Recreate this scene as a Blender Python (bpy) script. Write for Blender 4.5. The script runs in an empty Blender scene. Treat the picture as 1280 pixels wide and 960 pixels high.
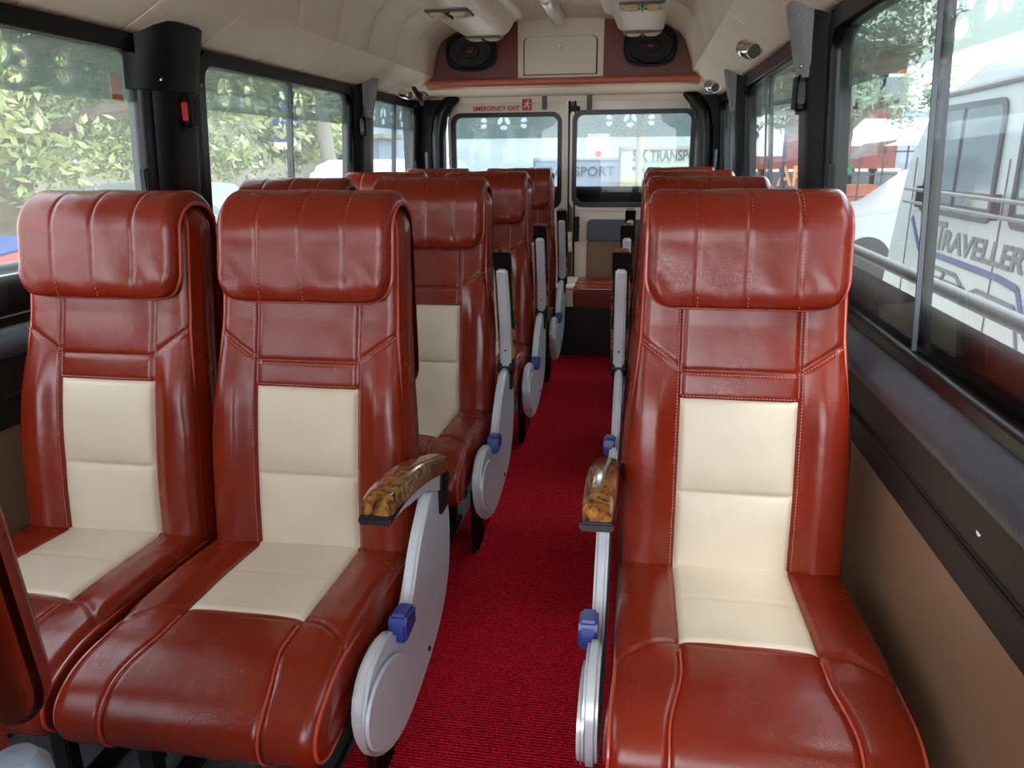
import bpy, bmesh, math, random
from math import sin, cos, pi, sqrt, exp
from mathutils import Vector, Matrix, noise
random.seed(7)
COL = bpy.context.scene.collection
SC = bpy.context.scene

# ------------------------------------------------------------------ camera frame
F = 960.0
CAM = Vector((0, 0, 1.136))
def _basis():
    a, b, s = 163.0, -287.0, -0.0084
    Y = Vector((a, b, F)).normalized()
    U = -(F*F + b*b - b*s*a)/(a + b*s)
    V = b + s*(U - a)
    X = Vector((U, V, F)).normalized()
    if X.x < 0: X = -X
    Z = X.cross(Y)
    if Z.y > 0: Z = -Z
    return X, Y, Z
BX, BY, BZ = _basis()
def at(px, py, X=None, Y=None, Z=None):
    """the point of the plane X=, Y= or Z= (world) that the photo shows at a pixel"""
    d = Vector(((px-640)/F, (py-480)/F, 1.0))
    w = Vector((BX.dot(d), BY.dot(d), BZ.dot(d)))
    if X is not None: t = (X-CAM.x)/w.x
    elif Y is not None: t = (Y-CAM.y)/w.y
    else: t = (Z-CAM.z)/w.z
    return CAM + w*t
cam = bpy.data.objects.new('camera', bpy.data.cameras.new('camera'))
COL.objects.link(cam)
cr = Vector((BX.x, BY.x, BZ.x)); cu = -Vector((BX.y, BY.y, BZ.y)); cb = -Vector((BX.z, BY.z, BZ.z))
M = Matrix.Identity(4)
for i in range(3):
    M[i][0], M[i][1], M[i][2], M[i][3] = cr[i], cu[i], cb[i], CAM[i]
cam.matrix_world = M
cam.data.sensor_width = 36; cam.data.lens = F/1280*36; cam.data.clip_start = .02; cam.data.clip_end = 500
SC.camera = cam

# ------------------------------------------------------------------ materials
def lin(r, g, b):
    f = lambda c: (c/255/12.92) if c <= 10 else ((c/255+.055)/1.055)**2.4
    return (f(r), f(g), f(b), 1)
class NT:
    def __init__(s, name):
        s.m = bpy.data.materials.new(name); s.m.use_nodes = True
        s.t = s.m.node_tree; s.t.nodes.clear()
        s.out = s.n('ShaderNodeOutputMaterial')
        s.tc = s.n('ShaderNodeTexCoord')
    def n(s, typ, **k):
        nd = s.t.nodes.new(typ)
        for a, v in k.items():
            if a.startswith('_'): nd.inputs[a[1:].replace('_', ' ')].default_value = v
            else: setattr(nd, a, v)
        return nd
    def l(s, a, b): s.t.links.new(a, b)
def pmat(name, col, rough=.5, metal=0, coat=0, spec=.5, var=None, vscale=8, bump=0, bscale=200, bdist=.001, coord='Object', kind='noise', sheen=0):
    q = NT(name); p = q.n('ShaderNodeBsdfPrincipled')
    p.inputs['Base Color'].default_value = col; p.inputs['Roughness'].default_value = rough
    p.inputs['Metallic'].default_value = metal; p.inputs['Coat Weight'].default_value = coat
    p.inputs['Specular IOR Level'].default_value = spec; p.inputs['Sheen Weight'].default_value = sheen
    if var is not None:
        nz = q.n('ShaderNodeTexNoise', _Scale=vscale, _Detail=5.0); q.l(q.tc.outputs[coord], nz.inputs['Vector'])
        rp = q.n('ShaderNodeValToRGB'); rp.color_ramp.elements[0].position = .3; rp.color_ramp.elements[1].position = .7
        rp.color_ramp.elements[0].color = var; rp.color_ramp.elements[1].color = col
        q.l(nz.outputs['Fac'], rp.inputs['Fac']); q.l(rp.outputs['Color'], p.inputs['Base Color'])
    if bump:
        if kind == 'noise': b = q.n('ShaderNodeTexNoise', _Scale=bscale, _Detail=4.0); o = b.outputs['Fac']
        else: b = q.n('ShaderNodeTexVoronoi', _Scale=bscale); o = b.outputs['Distance']
        q.l(q.tc.outputs[coord], b.inputs['Vector'])
        bp = q.n('ShaderNodeBump', _Strength=bump, _Distance=bdist); q.l(o, bp.inputs['Height']); q.l(bp.outputs['Normal'], p.inputs['Normal'])
    q.l(p.outputs[0], q.out.inputs[0]); q.p = p
    return q.m
MT = {}
def leather(name, col, var, rough):
    q = NT(name); p = q.n('ShaderNodeBsdfPrincipled')
    nz = q.n('ShaderNodeTexNoise', _Scale=5.0, _Detail=4.0); q.l(q.tc.outputs['Object'], nz.inputs['Vector'])
    rp = q.n('ShaderNodeValToRGB'); rp.color_ramp.elements[0].position = .3; rp.color_ramp.elements[1].position = .75
    rp.color_ramp.elements[0].color = var; rp.color_ramp.elements[1].color = col
    q.l(nz.outputs['Fac'], rp.inputs['Fac']); q.l(rp.outputs['Color'], p.inputs['Base Color'])
    rr = q.n('ShaderNodeMapRange'); rr.inputs['To Min'].default_value = rough-.03; rr.inputs['To Max'].default_value = rough+.05
    q.l(nz.outputs['Fac'], rr.inputs['Value']); q.l(rr.outputs[0], p.inputs['Roughness'])
    v = q.n('ShaderNodeTexVoronoi', feature='DISTANCE_TO_EDGE', _Scale=80.0)
    n2 = q.n('ShaderNodeTexNoise', _Scale=30.0, _Detail=3.0)
    mx = q.n('ShaderNodeMix', data_type='VECTOR'); mx.inputs[0].default_value = .12
    q.l(q.tc.outputs['Object'], n2.inputs['Vector']); q.l(q.tc.outputs['Object'], mx.inputs[4]); q.l(n2.outputs['Color'], mx.inputs[5]); q.l(mx.outputs[1], v.inputs['Vector'])
    ms = q.n('ShaderNodeTexNoise', _Scale=9.0); q.l(q.tc.outputs['Object'], ms.inputs['Vector'])
    mr = q.n('ShaderNodeMapRange'); mr.inputs['From Min'].default_value = .5; mr.inputs['From Max'].default_value = .66; q.l(ms.outputs['Fac'], mr.inputs['Value'])
    pw = q.n('ShaderNodeMapRange'); pw.inputs['From Max'].default_value = .06; q.l(v.outputs['Distance'], pw.inputs['Value'])
    b1 = q.n('ShaderNodeBump', _Distance=.00012); q.l(mr.outputs[0], b1.inputs['Strength']); q.l(pw.outputs[0], b1.inputs['Height'])
    n3 = q.n('ShaderNodeTexNoise', _Scale=420.0, _Detail=2.0); q.l(q.tc.outputs['Object'], n3.inputs['Vector'])
    b2 = q.n('ShaderNodeBump', _Strength=.12, _Distance=.0006); q.l(n3.outputs['Fac'], b2.inputs['Height']); q.l(b1.outputs['Normal'], b2.inputs['Normal'])
    n4 = q.n('ShaderNodeTexNoise', _Scale=14.0, _Detail=3.0); q.l(q.tc.outputs['Object'], n4.inputs['Vector'])
    b3 = q.n('ShaderNodeBump', _Strength=.3, _Distance=.005); q.l(n4.outputs['Fac'], b3.inputs['Height']); q.l(b2.outputs['Normal'], b3.inputs['Normal'])
    q.l(b3.outputs['Normal'], p.inputs['Normal'])
    p.inputs['Coat Weight'].default_value = .0; p.inputs['Coat Roughness'].default_value = .2; p.inputs['Specular IOR Level'].default_value = .42
    q.l(p.outputs[0], q.out.inputs[0]); return q.m
MT['leather'] = leather('red_brown_leather', lin(128, 35, 14), lin(110, 29, 12), .26)
MT['piping'] = pmat('piping_leather', lin(176, 66, 48), .35, coat=.3)
MT['thread'] = pmat('stitch_thread', lin(205, 140, 125), .7)
MT['cream'] = pmat('cream_leatherette', lin(212, 197, 176), .5, var=lin(202, 186, 164), vscale=6, bump=.25, bscale=500, bdist=.0005)
MT['silver'] = pmat('silver_paint', lin(205, 209, 214), .33, metal=.3, var=lin(192, 196, 202), vscale=12, bump=.05, bscale=60)
MT['black'] = pmat('black_plastic', lin(12, 12, 13), .48, spec=.25, bump=.1, bscale=300)
MT['rubber'] = pmat('black_rubber', lin(9, 10, 11), .3, spec=.3)
MT['steel_black'] = pmat('black_steel', lin(24, 22, 23), .35, metal=.2)
MT['blue'] = pmat('blue_plastic', lin(32, 50, 120), .35)
MT['grained'] = pmat('grained_grey_leather', lin(128, 130, 134), .45, bump=.9, bscale=170, bdist=.002, kind='voronoi')
MT['ledge'] = pmat('grey_black_ledge', lin(60, 64, 70), .34, var=lin(50, 53, 58), vscale=30, bump=.6, bscale=260, bdist=.0015)
MT['darkpanel'] = pmat('dark_brown_panel', lin(40, 33, 31), .5, spec=.3, bump=.2, bscale=300)
MT['tan'] = pmat('tan_board', lin(136, 104, 80), .5, var=lin(122, 92, 70), vscale=3)
MT['ceil'] = pmat('cream_headliner', lin(240, 229, 212), .5, var=lin(232, 219, 200), vscale=4, bump=.15, bscale=350, bdist=.0005)
MT['door'] = pmat('cream_door_paint', lin(222, 210, 194), .38, coat=.2)
MT['duct'] = pmat('pale_pink_duct', lin(226, 206, 192), .35)
MT['burg'] = pmat('burgundy_board', lin(112, 42, 34), .45)
MT['salmon'] = pmat('salmon_trim', lin(200, 112, 88), .4)
MT['grille'] = pmat('speaker_mesh', lin(18, 18, 20), .5, bump=1, bscale=260, bdist=.002, kind='voronoi')
MT['chrome'] = pmat('chrome', (.8, .8, .82, 1), .12, metal=1)
MT['red'] = pmat('sign_red', lin(190, 40, 32), .5)
MT['white'] = pmat('sign_white', lin(235, 232, 228), .5)
MT['greypocket'] = pmat('grey_pocket', lin(78, 82, 88), .5, bump=.2, bscale=300)
MT['warm'] = pmat('louvre_cream', lin(214, 190, 140), .35)
MT['vent'] = pmat('vent_grey', lin(70, 64, 58), .4)
MT['diffuser'] = pmat('ribbed_diffuser', lin(225, 222, 215), .2, coat=.4, bump=.6, bscale=60, bdist=.003)
MT['orange'] = pmat('orange_paint', lin(196, 122, 62), .5)
MT['stripegrey'] = pmat('grey_stripe', lin(66, 72, 73), .5)
MT['slate'] = pmat('slate_plastic', lin(112, 124, 138), .4)
# carpet
q = NT('red_ribbed_carpet'); p = q.n('ShaderNodeBsdfPrincipled', _Roughness=.95); p.inputs['Specular IOR Level'].default_value = .1
wv = q.n('ShaderNodeTexWave', bands_direction='Y', _Scale=40.0, _Distortion=5.0, _Detail=3.0); wv.inputs['Detail Scale'].default_value = 6; wv.inputs['Detail Roughness'].default_value = .6
q.l(q.tc.outputs['Object'], wv.inputs['Vector'])
nz = q.n('ShaderNodeTexNoise', _Scale=230.0, _Detail=3.0); q.l(q.tc.outputs['Object'], nz.inputs['Vector'])
ad = q.n('ShaderNodeMath', operation='MULTIPLY'); q.l(wv.outputs['Fac'], ad.inputs[0]); q.l(nz.outputs['Fac'], ad.inputs[1])
rp = q.n('ShaderNodeValToRGB'); rp.color_ramp.elements[0].color = lin(112, 8, 18); rp.color_ramp.elements[1].color = lin(226, 30, 48)
rp.color_ramp.elements[0].position = .05; rp.color_ramp.elements[1].position = .42
q.l(ad.outputs[0], rp.inputs['Fac']); q.l(rp.outputs['Color'], p.inputs['Base Color'])
bp = q.n('ShaderNodeBump', _Strength=.9, _Distance=.004); q.l(ad.outputs[0], bp.inputs['Height']); q.l(bp.outputs['Normal'], p.inputs['Normal'])
q.l(p.outputs[0], q.out.inputs[0]); MT['carpet'] = q.m
# studded grey vinyl
q = NT('grey_studded_vinyl'); p = q.n('ShaderNodeBsdfPrincipled', _Roughness=.5)
p.inputs['Base Color'].default_value = lin(118, 120, 124)
vo = q.n('ShaderNodeTexVoronoi', _Scale=110.0, _Randomness=0.0); q.l(q.tc.outputs['Object'], vo.inputs['Vector'])
rp = q.n('ShaderNodeValToRGB'); rp.color_ramp.elements[0].color = lin(136, 138, 142); rp.color_ramp.elements[1].color = lin(84, 87, 92)
rp.color_ramp.elements[0].position = .3; rp.color_ramp.elements[1].position = .5
q.l(vo.outputs['Distance'], rp.inputs['Fac']); q.l(rp.outputs['Color'], p.inputs['Base Color'])
bp = q.n('ShaderNodeBump', _Strength=.8, _Distance=-.003); q.l(vo.outputs['Distance'], bp.inputs['Height']); q.l(bp.outputs['Normal'], p.inputs['Normal'])
q.l(p.outputs[0], q.out.inputs[0]); MT['vinyl'] = q.m
# burl wood
q = NT('burl_wood'); p = q.n('ShaderNodeBsdfPrincipled', _Roughness=.18); p.inputs['Coat Weight'].default_value = .6; p.inputs['Coat Roughness'].default_value = .08
nz = q.n('ShaderNodeTexNoise', _Scale=38.0, _Detail=6.0, _Distortion=1.8); q.l(q.tc.outputs['Object'], nz.inputs['Vector'])
rp = q.n('ShaderNodeValToRGB'); e = rp.color_ramp.elements; e[0].position = .34; e[0].color = lin(52, 30, 14); e[1].position = .7; e[1].color = lin(164, 118, 58)
e2 = e.new(.48); e2.color = lin(116, 76, 32)
q.l(nz.outputs['Fac'], rp.inputs['Fac']); q.l(rp.outputs['Color'], p.inputs['Base Color']); q.l(p.outputs[0], q.out.inputs[0]); MT['wood'] = q.m
# panes
def glass(name, tint, ior, dust):
    q = NT(name); tr = q.n('ShaderNodeBsdfTransparent'); tr.inputs[0].default_value = tint
    gl = q.n('ShaderNodeBsdfGlossy'); gl.inputs['Roughness'].default_value = .02
    lw = q.n('ShaderNodeLayerWeight', _Blend=.5); pw = q.n('ShaderNodeMath', operation='POWER'); pw.inputs[1].default_value = 5
    fr = q.n('ShaderNodeMath', operation='MULTIPLY_ADD'); fr.inputs[1].default_value = .55; fr.inputs[2].default_value = ior
    q.l(lw.outputs['Facing'], pw.inputs[0]); q.l(pw.outputs[0], fr.inputs[0]); mx = q.n('ShaderNodeMixShader')
    ts = q.n('ShaderNodeBsdfTranslucent'); ts.inputs[0].default_value = (.92, .92, .90, 1); md = q.n('ShaderNodeMixShader'); md.inputs[0].default_value = dust
    q.l(tr.outputs[0], md.inputs[1]); q.l(ts.outputs[0], md.inputs[2])
    q.l(fr.outputs[0], mx.inputs[0]); q.l(md.outputs[0], mx.inputs[1]); q.l(gl.outputs[0], mx.inputs[2]); q.l(mx.outputs[0], q.out.inputs[0]); return q.m
MT['glass'] = glass('window_glass', (.74, .76, .755, 1), .02, .022)
MT['film'] = glass('tinted_band_film', (.46, .50, .47, 1), .03, .04)
MT['lowfilm'] = pmat('dark_gloss_film', lin(22, 12, 10), .10, spec=.3)

# ------------------------------------------------------------------ helpers
def tag(o, label=None, cat=None, group=None, kind=None):
    if label: o['label'] = label
    if cat: o['category'] = cat
    if group: o['group'] = group
    if kind: o['kind'] = kind
    return o
def empty(name, loc=(0, 0, 0), rz=0, **k):
    o = bpy.data.objects.new(name, None); COL.objects.link(o); o.location = loc; o.rotation_euler.z = rz
    o.empty_display_size = .05
    return tag(o, **k)
def place(name, me, mat, parent=None, loc=None, **k):
    if mat is not None and not me.materials: me.materials.append(MT[mat] if isinstance(mat, str) else mat)
    o = bpy.data.objects.new(name, me); COL.objects.link(o)
    if parent: o.parent = parent
    if loc: o.location = loc
    return tag(o, **k)
class MB:
    def __init__(s): s.v = []; s.f = []; s.fm = []
    def add(s, vs, fs, m=0):
        b = len(s.v); s.v += [tuple(x) for x in vs]
        s.f += [tuple(b+i for i in f) for f in fs]; s.fm += [m]*len(fs)
    def box(s, c, d, rot=None, m=0):
        x, y, z = d[0]/2, d[1]/2, d[2]/2
        vs = [Vector((a*x, b*y, e*z)) for a in (-1, 1) for b in (-1, 1) for e in (-1, 1)]
        if rot: vs = [rot @ v for v in vs]
        vs = [v + Vector(c) for v in vs]
        s.add(vs, [(0, 1, 3, 2), (4, 6, 7, 5), (0, 4, 5, 1), (2, 3, 7, 6), (0, 2, 6, 4), (1, 5, 7, 3)], m)
        return s
    def tube(s, path, r, n=8, closed=False, m=0, flat=None):
        P = [Vector(p) for p in path]; N = len(P); rings = []
        up = Vector((0, 0, 1)); prev = None
        for i, p in enumerate(P):
            if closed: t = (P[(i+1) % N]-P[i-1])
            else: t = (P[min(i+1, N-1)]-P[max(i-1, 0)])
            t.normalize()
            if prev is None:
                a = up if abs(t.dot(up)) < .9 else Vector((1, 0, 0))
                u = a.cross(t).normalized()
            else:
                u = (prev - t*prev.dot(t)).normalized()
            prev = u; w = t.cross(u)
            rr = r[i] if isinstance(r, (list, tuple)) else r
            rings.append([p + u*cos(2*pi*k/n)*rr + w*sin(2*pi*k/n)*rr for k in range(n)])
        vs = [v for rg in rings for v in rg]; fs = []
        for i in range(N if closed else N-1):
            a, b = i*n, ((i+1) % N)*n
            for k in range(n): fs.append((a+k, a+(k+1) % n, b+(k+1) % n, b+k))
        if not closed: fs.append(tuple(range(n))[::-1]); fs.append(tuple((N-1)*n+k for k in range(n)))
        s.add(vs, fs, m); return s
    def prism(s, poly, axis, a0, a1, m=0):
        """polygon extruded along an axis; poly is in the two other axes in xyz order"""
        n = len(poly)
        def pt(u, w, a): return {'x': (a, u, w), 'y': (u, a, w), 'z': (u, w, a)}[axis]
        vs = [pt(u, w, a0) for u, w in poly]+[pt(u, w, a1) for u, w in poly]
        fs = [tuple(range(n))[::-1], tuple(n+i for i in range(n))]+[(i, (i+1) % n, n+(i+1) % n, n+i) for i in range(n)]
        s.add(vs, fs, m); return s
    def lathe(s, prof, n=24, c=(0, 0, 0), ax='z', sx=1, sy=1, m=0):
        vs = []
        for r, h in prof:
            for k in range(n):
                a = 2*pi*k/n; x, y = r*cos(a)*sx, r*sin(a)*sy
                vs.append({'z': (c[0]+x, c[1]+y, c[2]+h), 'y': (c[0]+x, c[1]+h, c[2]+y), 'x': (c[0]+h, c[1]+x, c[2]+y)}[ax])
        fs = []
        for i in range(len(prof)-1):
            for k in range(n): fs.append((i*n+k, i*n+(k+1) % n, (i+1)*n+(k+1) % n, (i+1)*n+k))
        fs += [tuple(range(n))[::-1], tuple((len(prof)-1)*n+k for k in range(n))]
        s.add(vs, fs, m); return s
    def mesh(s, name, bevel=0, seg=2, smooth=True, angle=40, mats=None):
        me = bpy.data.meshes.new(name); me.from_pydata(s.v, [], s.f)
        for p, m in zip(me.polygons, s.fm): p.material_index = m
        bm = bmesh.new(); bm.from_mesh(me)
        bmesh.ops.recalc_face_normals(bm, faces=bm.faces)
        if bevel:
            ed = [e for e in bm.edges if len(e.link_faces) == 2 and e.calc_face_angle(0) > math.radians(35)]
            bmesh.ops.bevel(bm, geom=ed, offset=bevel, segments=seg, affect='EDGES', clamp_overlap=True)
        if smooth:
            for f in bm.faces: f.smooth = True
            for e in bm.edges:
                if len(e.link_faces) == 2 and e.calc_face_angle(0) > math.radians(angle): e.smooth = False
        bm.to_mesh(me); bm.free()
        for m in mats or []: me.materials.append(MT[m])
        return me
    def build(s, name, mat, parent=None, loc=None, bevel=0, seg=2, smooth=True, angle=40, **k):
        return place(name, s.mesh(name, bevel, seg, smooth, angle), mat, parent, loc, **k)
def rrect(x0, x1, y0, y1, r, n=7):
    o = []
    for cx, cy, a0 in ((x1-r, y1-r, 0), (x0+r, y1-r, pi/2), (x0+r, y0+r, pi), (x1-r, y0+r, 1.5*pi)):
        for k in range(n+1):
            a = a0+pi/2*k/n; o.append((cx+r*cos(a), cy+r*sin(a)))
    return o
def ell(cx, cy, rx, ry, rot=0, n=20):
    return [(cx+rx*cos(t)*cos(rot)-ry*sin(t)*sin(rot), cy+rx*cos(t)*sin(rot)+ry*sin(t)*cos(rot)) for t in (2*pi*k/n for k in range(n))]
def plate(outlines, thick, fn):
    """filled outline with holes, given thickness and mapped by fn(a, b, c) to the world"""
    cu_ = bpy.data.curves.new('plate', 'CURVE'); cu_.dimensions = '2D'; cu_.fill_mode = 'BOTH'; cu_.extrude = thick/2
    for o in outlines:
        sp = cu_.splines.new('POLY'); sp.points.add(len(o)-1); sp.use_cyclic_u = True
        for i, (a, b) in enumerate(o): sp.points[i].co = (a, b, 0, 1)
    ob = bpy.data.objects.new('plate', cu_); me = bpy.data.meshes.new_from_object(ob)
    bpy.data.objects.remove(ob); bpy.data.curves.remove(cu_)
    me.materials.clear()
    for v in me.vertices: v.co = fn(v.co.x, v.co.y, v.co.z)
    bm = bmesh.new(); bm.from_mesh(me); bmesh.ops.remove_doubles(bm, verts=bm.verts, dist=1e-5)
    bmesh.ops.recalc_face_normals(bm, faces=bm.faces); bm.to_mesh(me); bm.free()
    return me
def text_mesh(body, size, fn, extrude=.001, bold=0, shear=0, xs=1):
    c = bpy.data.curves.new('text', 'FONT'); c.body = body; c.size = size; c.extrude = extrude; c.offset = bold; c.shear = shear
    ob = bpy.data.objects.new('text', c); me = bpy.data.meshes.new_from_object(ob)
    bpy.data.objects.remove(ob); bpy.data.curves.remove(c); me.materials.clear()
    for v in me.vertices: v.co = fn(v.co.x*xs, v.co.y, v.co.z)
    return me
def sst(x):
    x = max(0, min(1, x)); return x*x*(3-2*x)
def lerp_tab(tab, z):
    if z <= tab[0][0]: return tab[0][1]
    for (a, x), (b, y) in zip(tab, tab[1:]):
        if z <= b: return x+(y-x)*(z-a)/(b-a)
    return tab[-1][1]

# ------------------------------------------------------------------ seat meshes (origin: floor, under the seat, y = 0 at the side shield's nose)
CW = .105                                     # half width of the cream centre
def yf0(z):
    t = (z-.38)/.68
    return .332+.128*t-.014*sin(pi*min(1, max(0, t*1.5)))
def hwid(z): return lerp_tab([(.34, .203), (.6, .202), (.81, .184), (.9, .182), (1.06, .18)], z)
ZT0, ZT1 = .985, 1.062
def backform(z):
    th = lerp_tab([(.34, .10), (.6, .115), (.85, .11), (1.06, .10)], z)
    yf, yb = yf0(z), yf0(z)+th
    hw = hwid(z)
    if z > ZT0:
        q_ = (z-ZT0)/(ZT1-ZT0); r = sqrt(max(0.0006, 1-q_*q_)); yc = (yf+yb)/2
        yf = yc-(yc-yf)*(.12+.88*r); yb = yc+(yb-yc)*(.12+.88*r); hw = hw-.055*(1-r)
    if z < .375:
        r = sqrt(max(.01, 1-((.375-z)/.02)**2)) if z > .355 else .1
        yf += .02*(1-r); yb -= .02*(1-r)
    return yf, yb, hw
def groove(d, w=.0035, dep=.006): return dep*exp(-(d/w)**2)
def gfront(x, z):
    a = abs(x); k = 1-sst((z-.66)/.14)*.85
    g = .020*k*sst((a-CW)/.045)*(1-.35*sst((a-.16)/.045))
    if a < CW:
        e = 1-(a/CW)**4
        for z0, z1, am in ((.36, .528, .010), (.528, .70, .010), (.70, .752, .001), (.752, .90, .002)):
            if z0 < z < z1: g += am*e*max(0, 1-abs(2*(z-z0)/(z1-z0)-1)**3)
        g -= groove(z-.528, .004, .004)+groove(z-.70)+groove(z-.752, .003, .003)
    if z < .9: g -= groove(a-CW, .004, .007)
    if a > CW and .74 < z < .83:
        zl = .755+(a-CW)/(.185-CW)*.055
        g -= groove((z-zl)*.82, .0035, .005)
    g += .0025*noise.noise(Vector((x*9, z*9, 3.1)))*sst((.2-a)/.03)
    return g
def frange(a, b, n): return [a+(b-a)*i/n for i in range(n+1)]
def split_build(V, Fc, pred, nm_a, mat_a, nm_b, mat_b, parent):
    """one grid, two upholstery pieces: faces where pred is true become the insert, joined at the seam"""
    outs = []
    for nm, mt, want in ((nm_a, mat_a, False), (nm_b, mat_b, True)):
        ix = {}; vs = []; fs = []
        for f in Fc:
            if pred(f) != want: continue
            g = []
            for i in f:
                if i not in ix: ix[i] = len(vs); vs.append(V[i])
                g.append(ix[i])
            fs.append(tuple(g))
        me = bpy.data.meshes.new(nm); me.from_pydata(vs, [], fs)
        bm = bmesh.new(); bm.from_mesh(me)
        if not want: bmesh.ops.recalc_face_normals(bm, faces=bm.faces)
        for fc in bm.faces: fc.smooth = True
        bm.to_mesh(me); bm.free()
        outs.append(place(nm, me, mt, parent))
    return outs
def fliptest(me, axis, sign):
    s = sum(p.normal[axis]*p.area for p in me.polygons)
    if s*sign < 0:
        me.flip_normals()

def make_back(parent):
    zs = sorted(set([.355, .358, .362, .368, .375] + frange(.385, .985, 120) + [.528, .70, .752] + [ZT0+(ZT1-ZT0)*sin(k*pi/2/14) for k in range(1, 15)]))
    us = []                                     # front x as fraction of half width, with lines exactly on the cream edge
    V = []; ring = None; meta = []
    for z in zs:
        yf, yb, hw = backform(z)
        xs = [CW*k/26 for k in range(26)]+[CW+(hw-CW)*k/30 for k in range(31)]
        xs = [-x for x in xs[:0:-1]]+xs
        rr = .022; R = []
        for x in xs:
            a = abs(x); e = 0
            if a > hw-rr: e = rr*(1-sqrt(max(0, 1-((a-hw+rr)/rr)**2)))
            R.append((x, min(yf-gfront(x, z)*(1-sst((z-.99)/.07))+e*1.0, yb-.002), z))
        nfront = len(R)
        y0, y1 = yf+rr, yb-.015
        y1 = max(y1, y0+.001)
        bul = .008 if z < 1.0 else .008*(1-(z-1.0)/.07)
        side = []
        for k in range(1, 9):
            t = k/8; side.append((hw+bul*sin(pi*min(1, t*1.25)**.7)**.8 if t*1.25 < 1 else hw-.0, y0+(y1-y0)*t, z))
        for (x, y, zz) in side: R.append((x, y, zz))
        for k in range(1, 12):
            t = -1+2*k/12; R.append((-t*(hw-.012), yb-.0+(-.012*(abs(t)**6)), z))
        for (x, y, zz) in side[::-1]: R.append((-x, y, zz))
        n = len(R); V += R
    Fc = []
    for j in range(len(zs)-1):
        for i in range(n): Fc.append((j*n+i, j*n+(i+1) % n, (j+1)*n+(i+1) % n, (j+1)*n+i))
    Fc.append(tuple(range(n))[::-1]); Fc.append(tuple((len(zs)-1)*n+i for i in range(n)))
    def pred(f):
        if len(f) > 4: return False
        i = f[0] % n
        if max(k % n for k in f) >= nfront: return False
        cx = sum(V[k][0] for k in f)/4; cz = sum(V[k][2] for k in f)/4
        return abs(cx) < CW and cz < .70
    a, b = split_build(V, Fc, pred, 'backrest', 'leather', 'back_centre_panel', 'cream', parent)
    fliptest(b.data, 1, -1)
    # piping round the front outline
    pp = []
    zz = frange(.37, .985, 60)+[ZT0+(ZT1-ZT0)*sin(k*pi/2/8)*.96 for k in range(1, 9)]
    L = [(-(backform(z)[2]-.003), backform(z)[0]+.008, z) for z in zz]
    Rr = [(-x, y, z) for x, y, z in L[::-1]]
    for T_ in (L, Rr): MB().tube(T_, .0028, 6).build('piping', 'piping', parent)
    m = MB()
    sb = [(x, yf0(.37)-gfront(x, .37)*.9+.004, .366) for x in frange(-.198, .198, 30)]
    m.tube(sb, .0028, 6)
    m.build('piping', 'piping', parent)
    # stitches
    m = MB()
    def dashes(pts, step=.0062, ln=.0036):
        P = [Vector(p) for p in pts]; acc = 0; nxt = 0
        for a, b in zip(P, P[1:]):
            d = (b-a).length
            if d < 1e-6: continue
            while nxt <= acc+d:
                t = (nxt-acc)/d; c = a+(b-a)*t; dr = (b-a).normalized()
                m.tube([c-dr*ln/2, c+dr*ln/2], .00065, 4); nxt += step
            acc += d
    S = lambda x, z: (x, yf0(z)-gfront(x, z)-.0005, z)
    for sgn in (-1, 1):
        dashes([S(sgn*(CW+.006), z) for z in frange(.385, .868, 50)])
        dashes([S(sgn*x, .755+(x-CW)/(.185-CW)*.055-.006) for x in frange(CW, .18, 14)])
    dashes([S(x, .746) for x in frange(-.1, .1, 20)]); dashes([S(x, .706) for x in frange(-.1, .1, 20)])
    m.build('stitching', 'thread', parent, kind='stuff')

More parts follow.
